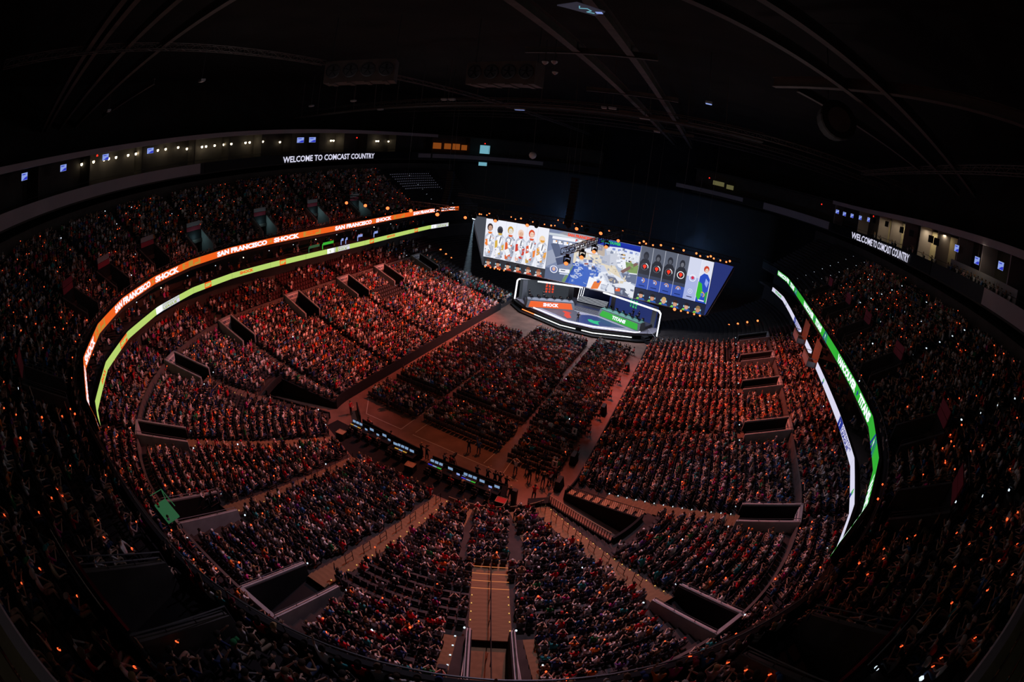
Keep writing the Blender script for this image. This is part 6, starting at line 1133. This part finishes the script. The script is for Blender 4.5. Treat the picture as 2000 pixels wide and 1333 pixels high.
def array(x, y, z0, z1, label, n=14):
    t = thing('line_array', label, 'speaker', (x, y, 0))
    for k in range(n):
        f = k / (n - 1); z = z1 - (z1 - z0) * f; yy = -1.4 * f * f; m = MB(); m.box((0, yy, z), (1.3, .8, (z1 - z0) / n * .94), 0); m.build('speaker_box', MAT['black'], t)
    m = MB(); m.tube([(-.5, 0, z1 + .4), (-.5, 0, 40)], .03, 4); m.tube([(.5, 0, z1 + .4), (.5, 0, 40)], .03, 4); m.build('chain', MAT['metal'], t)
array(-3.4, 18.6, 17.9, 25.8, 'tall black hanging speaker array before the centre of the screen top'); array(-28.6, 19.0, 18.6, 24.6, 'tall black hanging speaker array beside the left screen end')
m = MB(); FD_ = E('faint_dot', (.30, .30, .42), .35, False)  # glowing dots paint the faint light caught by empty seat backs
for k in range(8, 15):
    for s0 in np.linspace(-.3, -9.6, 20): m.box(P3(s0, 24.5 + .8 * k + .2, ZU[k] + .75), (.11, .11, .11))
tag(m.build('seat_back_glints', FD_), 'grid of faint pale dots on empty upper seats left of the stage', 'lights', kind='stuff')
# ------------------------------------------------------------------ roof structure
def girder(name, p, q, wd, ht, label):
    t = thing(name, label, 'beam'); m = MB(); m.beam(p, q, wd, .06); m.build('bottom_flange', MAT['steel'], t)
    P, Q = Vector(p) + Vector((0, 0, ht / 2)), Vector(q) + Vector((0, 0, ht / 2)); m = MB(); m.beam(P, Q, .06, ht); m.build('web', MAT['steel'], t)
    P, Q = Vector(p) + Vector((0, 0, ht)), Vector(q) + Vector((0, 0, ht)); m = MB(); m.beam(P, Q, wd, .06); m.build('top_flange', MAT['steel'], t)
girder('roof_beam', (8.7, -38, 38), (8.7, 62, 38), .62, .9, 'left one of two long parallel roof beams running towards the stage'); girder('roof_beam', (13.1, -38, 38), (13.1, 62, 38), .62, .9, 'right one of two long parallel roof beams running towards the stage')
for i, y in enumerate((-23.7, -5.4, 13, 32)): girder('cross_beam', (4.2, y, 37.9), (15.2, y, 37.9), .32, .5, '%s cross beam under the two long roof beams, from the camera' % ORD[i])
girder('roof_beam', (18.0, -37.8, 38), (54, -6.6, 38), .5, .8, 'left diagonal roof beam at the upper right of the view'); girder('roof_beam', (21.5, -39.8, 38), (54, -11.3, 38), .5, .8, 'right diagonal roof beam at the upper right of the view'); girder('roof_beam', (26.5, -23.1, 38), (45.5, -9.2, 38), .4, .7, 'third shorter diagonal roof beam on the right')
girder('roof_beam', (24.6, -22, 38.1), (39.5, -40.2, 38.1), .5, .8, 'roof beam crossing the right diagonal beams')
for i, y in enumerate((-54.3, -53.4, -50.6, -47.2)): girder('roof_beam', (-1.5, y, 38), (-54, y - 1.2, 38), .42, .7, '%s of four roof beams fanning to the upper left' % ORD[i])
girder('roof_beam', (-27.9, -42.7, 38), (-49, -44.5, 38), .3, .6, 'short roof beam right of the four left beams')
boxtruss('roof_truss', (-11.2, -62, 38), (-15.5, -28, 38), .5, 'flat lattice truss across the upper left corner', 40, MAT['steel'], .04)
boxtruss('roof_truss', (-16.2, -17, 38), (-16.2, 70, 38), .5, 'long lattice truss running from the left fan unit towards the stage', 70, MAT['steel'], .05)
boxtruss('roof_truss', (45.2, 14, 38), (45.2, -34, 38), .6, 'lattice truss along the right side under the roof', 44, MAT['steel'], .045)
for i, y in enumerate((20, 34, 48)): boxtruss('roof_truss', (-60, y, 39.5), (60, y, 39.5), .8, '%s lattice truss across the roof above the stage' % ORD[i], 90, MAT['steel'], .05)
# hung catwalk across the arena
t = thing('roof_catwalk', 'long roof catwalk with double rails crossing above the floor', 'catwalk')
for y in (-.5, .9): m = MB(); m.beam((-55, y, 36.0), (26, y, 36.0), .12, .2); m.build('edge_beam', MAT['steel'], t); m = MB(); m.tube([(-55, y, 37.1), (26, y, 37.1)], .04, 4); m.build('hand_rail', MAT['steel'], t)
m = MB(); m.box((-14.5, .2, 35.95), (81, 1.3, .05)); m.build('walkway', MAT['roof'], t)
for k, x in enumerate(np.arange(-54, 26, 5.0)): m = MB(); m.beam((x, .9, 36), (x, .9, 44), .08, .08); m.build('hanger', MAT['steel'], t)
def fanunit(c, rz, n, label):
    t = thing('fan_unit', label, 'fan unit', c, rz); w_ = 1.9 * n; m = MB(); m.box((0, 0, 0), (w_, 2.4, 2.5)); m.build('casing', MAT['steel'], t)
    for k in range(n):
        x = -w_ / 2 + 1.9 * (k + .5); M4 = Matrix.Translation((x, -1.2, .05)) @ Matrix.Rotation(PI / 2, 4, 'X'); m = MB(); m.lathe([(.78, 0), (.82, .1), (.70, .12), (.68, .02)], 16, M4=M4); f = m.build('fan_ring', MAT['metal'], t)
        m = MB(); m.lathe([(.66, .01), (.05, .02)], 16, M4=M4); m.build('fan_opening', MAT['black'], f)
        m = MB()
        for b in range(5): a = 2 * PI * b / 5; m.beam(M4 @ Vector((.08 * math.cos(a), .08 * math.sin(a), .05)), M4 @ Vector((.6 * math.cos(a + .25), .6 * math.sin(a + .25), .05)), .2, .02)
        o = m.build('fan_blades', MAT['truss'], f); o['kind'] = 'stuff'
    for k in range(n): x = -w_ / 2 + 1.9 * (k + .5); m = MB(); m.box((x, 0, -1.3), (.5, 2.3, .1)); m.build('bracket', MAT['steel'], t)
    for x in (-w_ / 2 + .3, w_ / 2 - .3): m = MB(); m.beam((x, 0, 1.2), (x, 0, 7), .08, .08); m.build('hanger', MAT['metal'], t)
fanunit((-1.1, -16.5, 37.3), 0, 4, 'roof fan unit with four round fans near the top centre'); fanunit((-14.3, -23.5, 37.3), .55, 4, 'roof fan unit with four round fans left of the centre one')
def flood(c, wv, hv, label, mt=None, rz=0):
    t = thing('roof_flood', label, 'light', c, rz); m = MB(); m.box((0, 0, 0), (wv, .5, hv)); m.build('housing', MAT['silver'], t); m = MB(); m.box((0, 0, -hv / 2 - .02), (wv * .9, .4, .03)); m.build('lens', EM[mt] if mt else MAT['white'], t); m = MB(); m.tube([(0, 0, 0), (0, 0, 41 - c[2])], .04, 4); m.build('hanger', MAT['metal'], t)
for i, (x, y, z, mt, wv) in enumerate(((-6.9, .6, 35.6, 'tv', 1.5), (-30, -1.9, 35.6, None, 1.0), (-14.7, -6.6, 36, None, .8), (-13.6, -6.4, 36, None, .9), (6.4, -4.9, 36, None, .6), (7.5, -5.2, 36, None, .9), (10.5, .4, 36, None, 1.4), (10.2, 15, 36, None, 1.0), (19.2, -18.7, 36, 'tv', .6), (-26.7, -11.7, 36, None, .8), (-35, -12.6, 36, None, .8), (-20, -40, 36.5, None, .8), (-33, -47, 36.5, None, .8))):
    flood((x, y, z), wv, .22, '%s roof floodlight, %s' % (ORD[i], ['lit, on the catwalk centre', 'on the catwalk left', 'left of the cross beam', 'beside the one left of cross beam', 'on the second cross beam', 'right on the second cross beam', 'between the long beams', 'far between the long beams', 'lit, small, right of the beams', 'pale, left of the fans', 'pale, far left of the fans', 'among the left beams', 'outermost among the left beams'][i]), mt)
for i, (x, y, z) in enumerate(((7.4, -27.0, 36.2), (8.2, -27.2, 36.2), (6.8, -23.2, 36.2))):
    t = thing('dome_lamp', '%s small round dome lamp right of the centre fan unit' % ORD[i], 'lamp', (x, y, z)); m = MB(); m.lathe([(.05, -.25), (.22, -.12), (.27, 0), (.12, .12)], 10); m.build('dome', MAT['silver'], t); m = MB(); m.tube([(0, 0, .1), (0, 0, 1.9)], .03, 4); m.build('hanger', MAT['metal'], t)
t = thing('globe_camera', 'pale globe hanging below the roof left of the stage', 'globe', (-14.4, 25, 29.3)); m = MB(); m.lathe([(.1, -.75), (.55, -.5), (.75, 0), (.6, .45), (.2, .7)], 14); m.build('globe', MAT['white'], t, smooth=True); m = MB(); m.tube([(0, 0, .6), (0, 0, 10)], .06, 5); m.build('pole', MAT['metal'], t)
t = thing('display_panel', 'tilted grey display panel with a cyan squiggle at the top edge', 'panel', (14.0, -39.7, 36)); m = MB(); q = [(-.95, -.45, 0), (.1, -.85, .0), (1.05, .35, 0), (.4, .95, 0)]; m.hexa([(*p_[:2], -.06) for p_ in q] + q); m.build('panel', E('panel_grey', hexc('3c3a48'), .5), t)
m = MB(); m.tube([(.1, -.45, -.07), (.0, -.15, -.07), (.35, -.1, -.07), (.45, .2, -.07), (.2, .35, -.07), (.5, .55, -.07)], .03, 4); m.build('squiggle', EM['teal'], t); m = MB(); m.box((.75, .45, -.07), (.3, .25, .02)); m.build('blue_patch', EM['tv'], t); m = MB(); m.tube([(0, 0, 0), (0, 0, 3)], .03, 4); m.build('hanger', MAT['metal'], t)
t = thing('round_duct', 'large pale round duct end under the right roof beams', 'duct', (29.8, -24.6, 36.4)); M4 = Matrix.Rotation(PI / 2, 4, 'X') @ Matrix.Identity(4); m = MB(); m.lathe([(1.5, -2), (1.6, -.1), (1.5, .1), (1.0, .12)], 18, M4=M4); m.build('duct', MAT['roof'], t); m = MB(); m.lathe([(1.0, .13), (.3, .14)], 18, M4=M4); m.build('grille', MAT['steel'], t); m = MB(); [m.beam((a, 0, 1.2), (a, 0, 7.5), .08, .08) for a in (-1,)]; m.build('hanger', MAT['metal'], t)
for i, (x, y) in enumerate(((-4, 14), (1, 16), (9, 17), (15, 20), (20, 20), (-20, 17), (-34, 12), (12, 8))): m = MB(); m.tube([(x, y, 18), (x + .6, y, 43)], .02, 4); tag(m.build('rigging_cable', MAT['metal']), '%s thin rigging cable hanging from the roof to the trusses' % ORD[i], 'cable')
# beam of the white moving light: haze lit by its own spot
def beamcone():
    a, b = Vector((-22.6, 18.95, 15.7)), BEAM_END; d = (b - a); Ln = d.length; M4 = Matrix.Translation(a) @ d.to_track_quat('Z', 'Y').to_matrix().to_4x4()
    m = MB(); m.lathe([(.12, .3), (BEAM_R, Ln)], 20, M4=M4); o = m.build('light_beam', HAZE); return tag(o, 'pale blue light beam slanting down beside the left screen end', 'light beam')
BEAM_END = Vector((-22.3, 16.8, 1.5)); BEAM_R = 1.1
HAZE = bpy.data.materials.new('beam_haze'); HAZE.use_nodes = True; nt = HAZE.node_tree; nt.nodes.clear(); o_ = nt.nodes.new('ShaderNodeOutputMaterial'); v_ = nt.nodes.new('ShaderNodeVolumeScatter'); v_.inputs['Density'].default_value = .05; v_.inputs['Color'].default_value = (.8, .9, 1, 1); nt.links.new(v_.outputs[0], o_.inputs['Volume'])
beamcone(); spot('beam_spot', (-22.6, 18.95, 15.75), BEAM_END, 14000, (.62, .85, 1.0), 8.2, .1, .05)

# thin stage haze that hangs round the screen and the trusses
HZ = bpy.data.materials.new('stage_haze'); HZ.use_nodes = True; nt = HZ.node_tree; nt.nodes.clear(); o_ = nt.nodes.new('ShaderNodeOutputMaterial'); v_ = nt.nodes.new('ShaderNodeVolumeScatter'); v_.inputs['Density'].default_value = .0035; v_.inputs['Color'].default_value = (.75, .88, 1, 1); nt.links.new(v_.outputs[0], o_.inputs['Volume'])
m = MB(); m.prism([(-26, 23.2), (27, 23.2), (34, 30), (34, 44), (20, 52), (-20, 52), (-34, 44), (-34, 30)], 9.5, 26.4); o = m.build('stage_haze', HZ); tag(o, 'thin bluish haze hanging round the big screen and trusses', 'haze', kind='stuff')
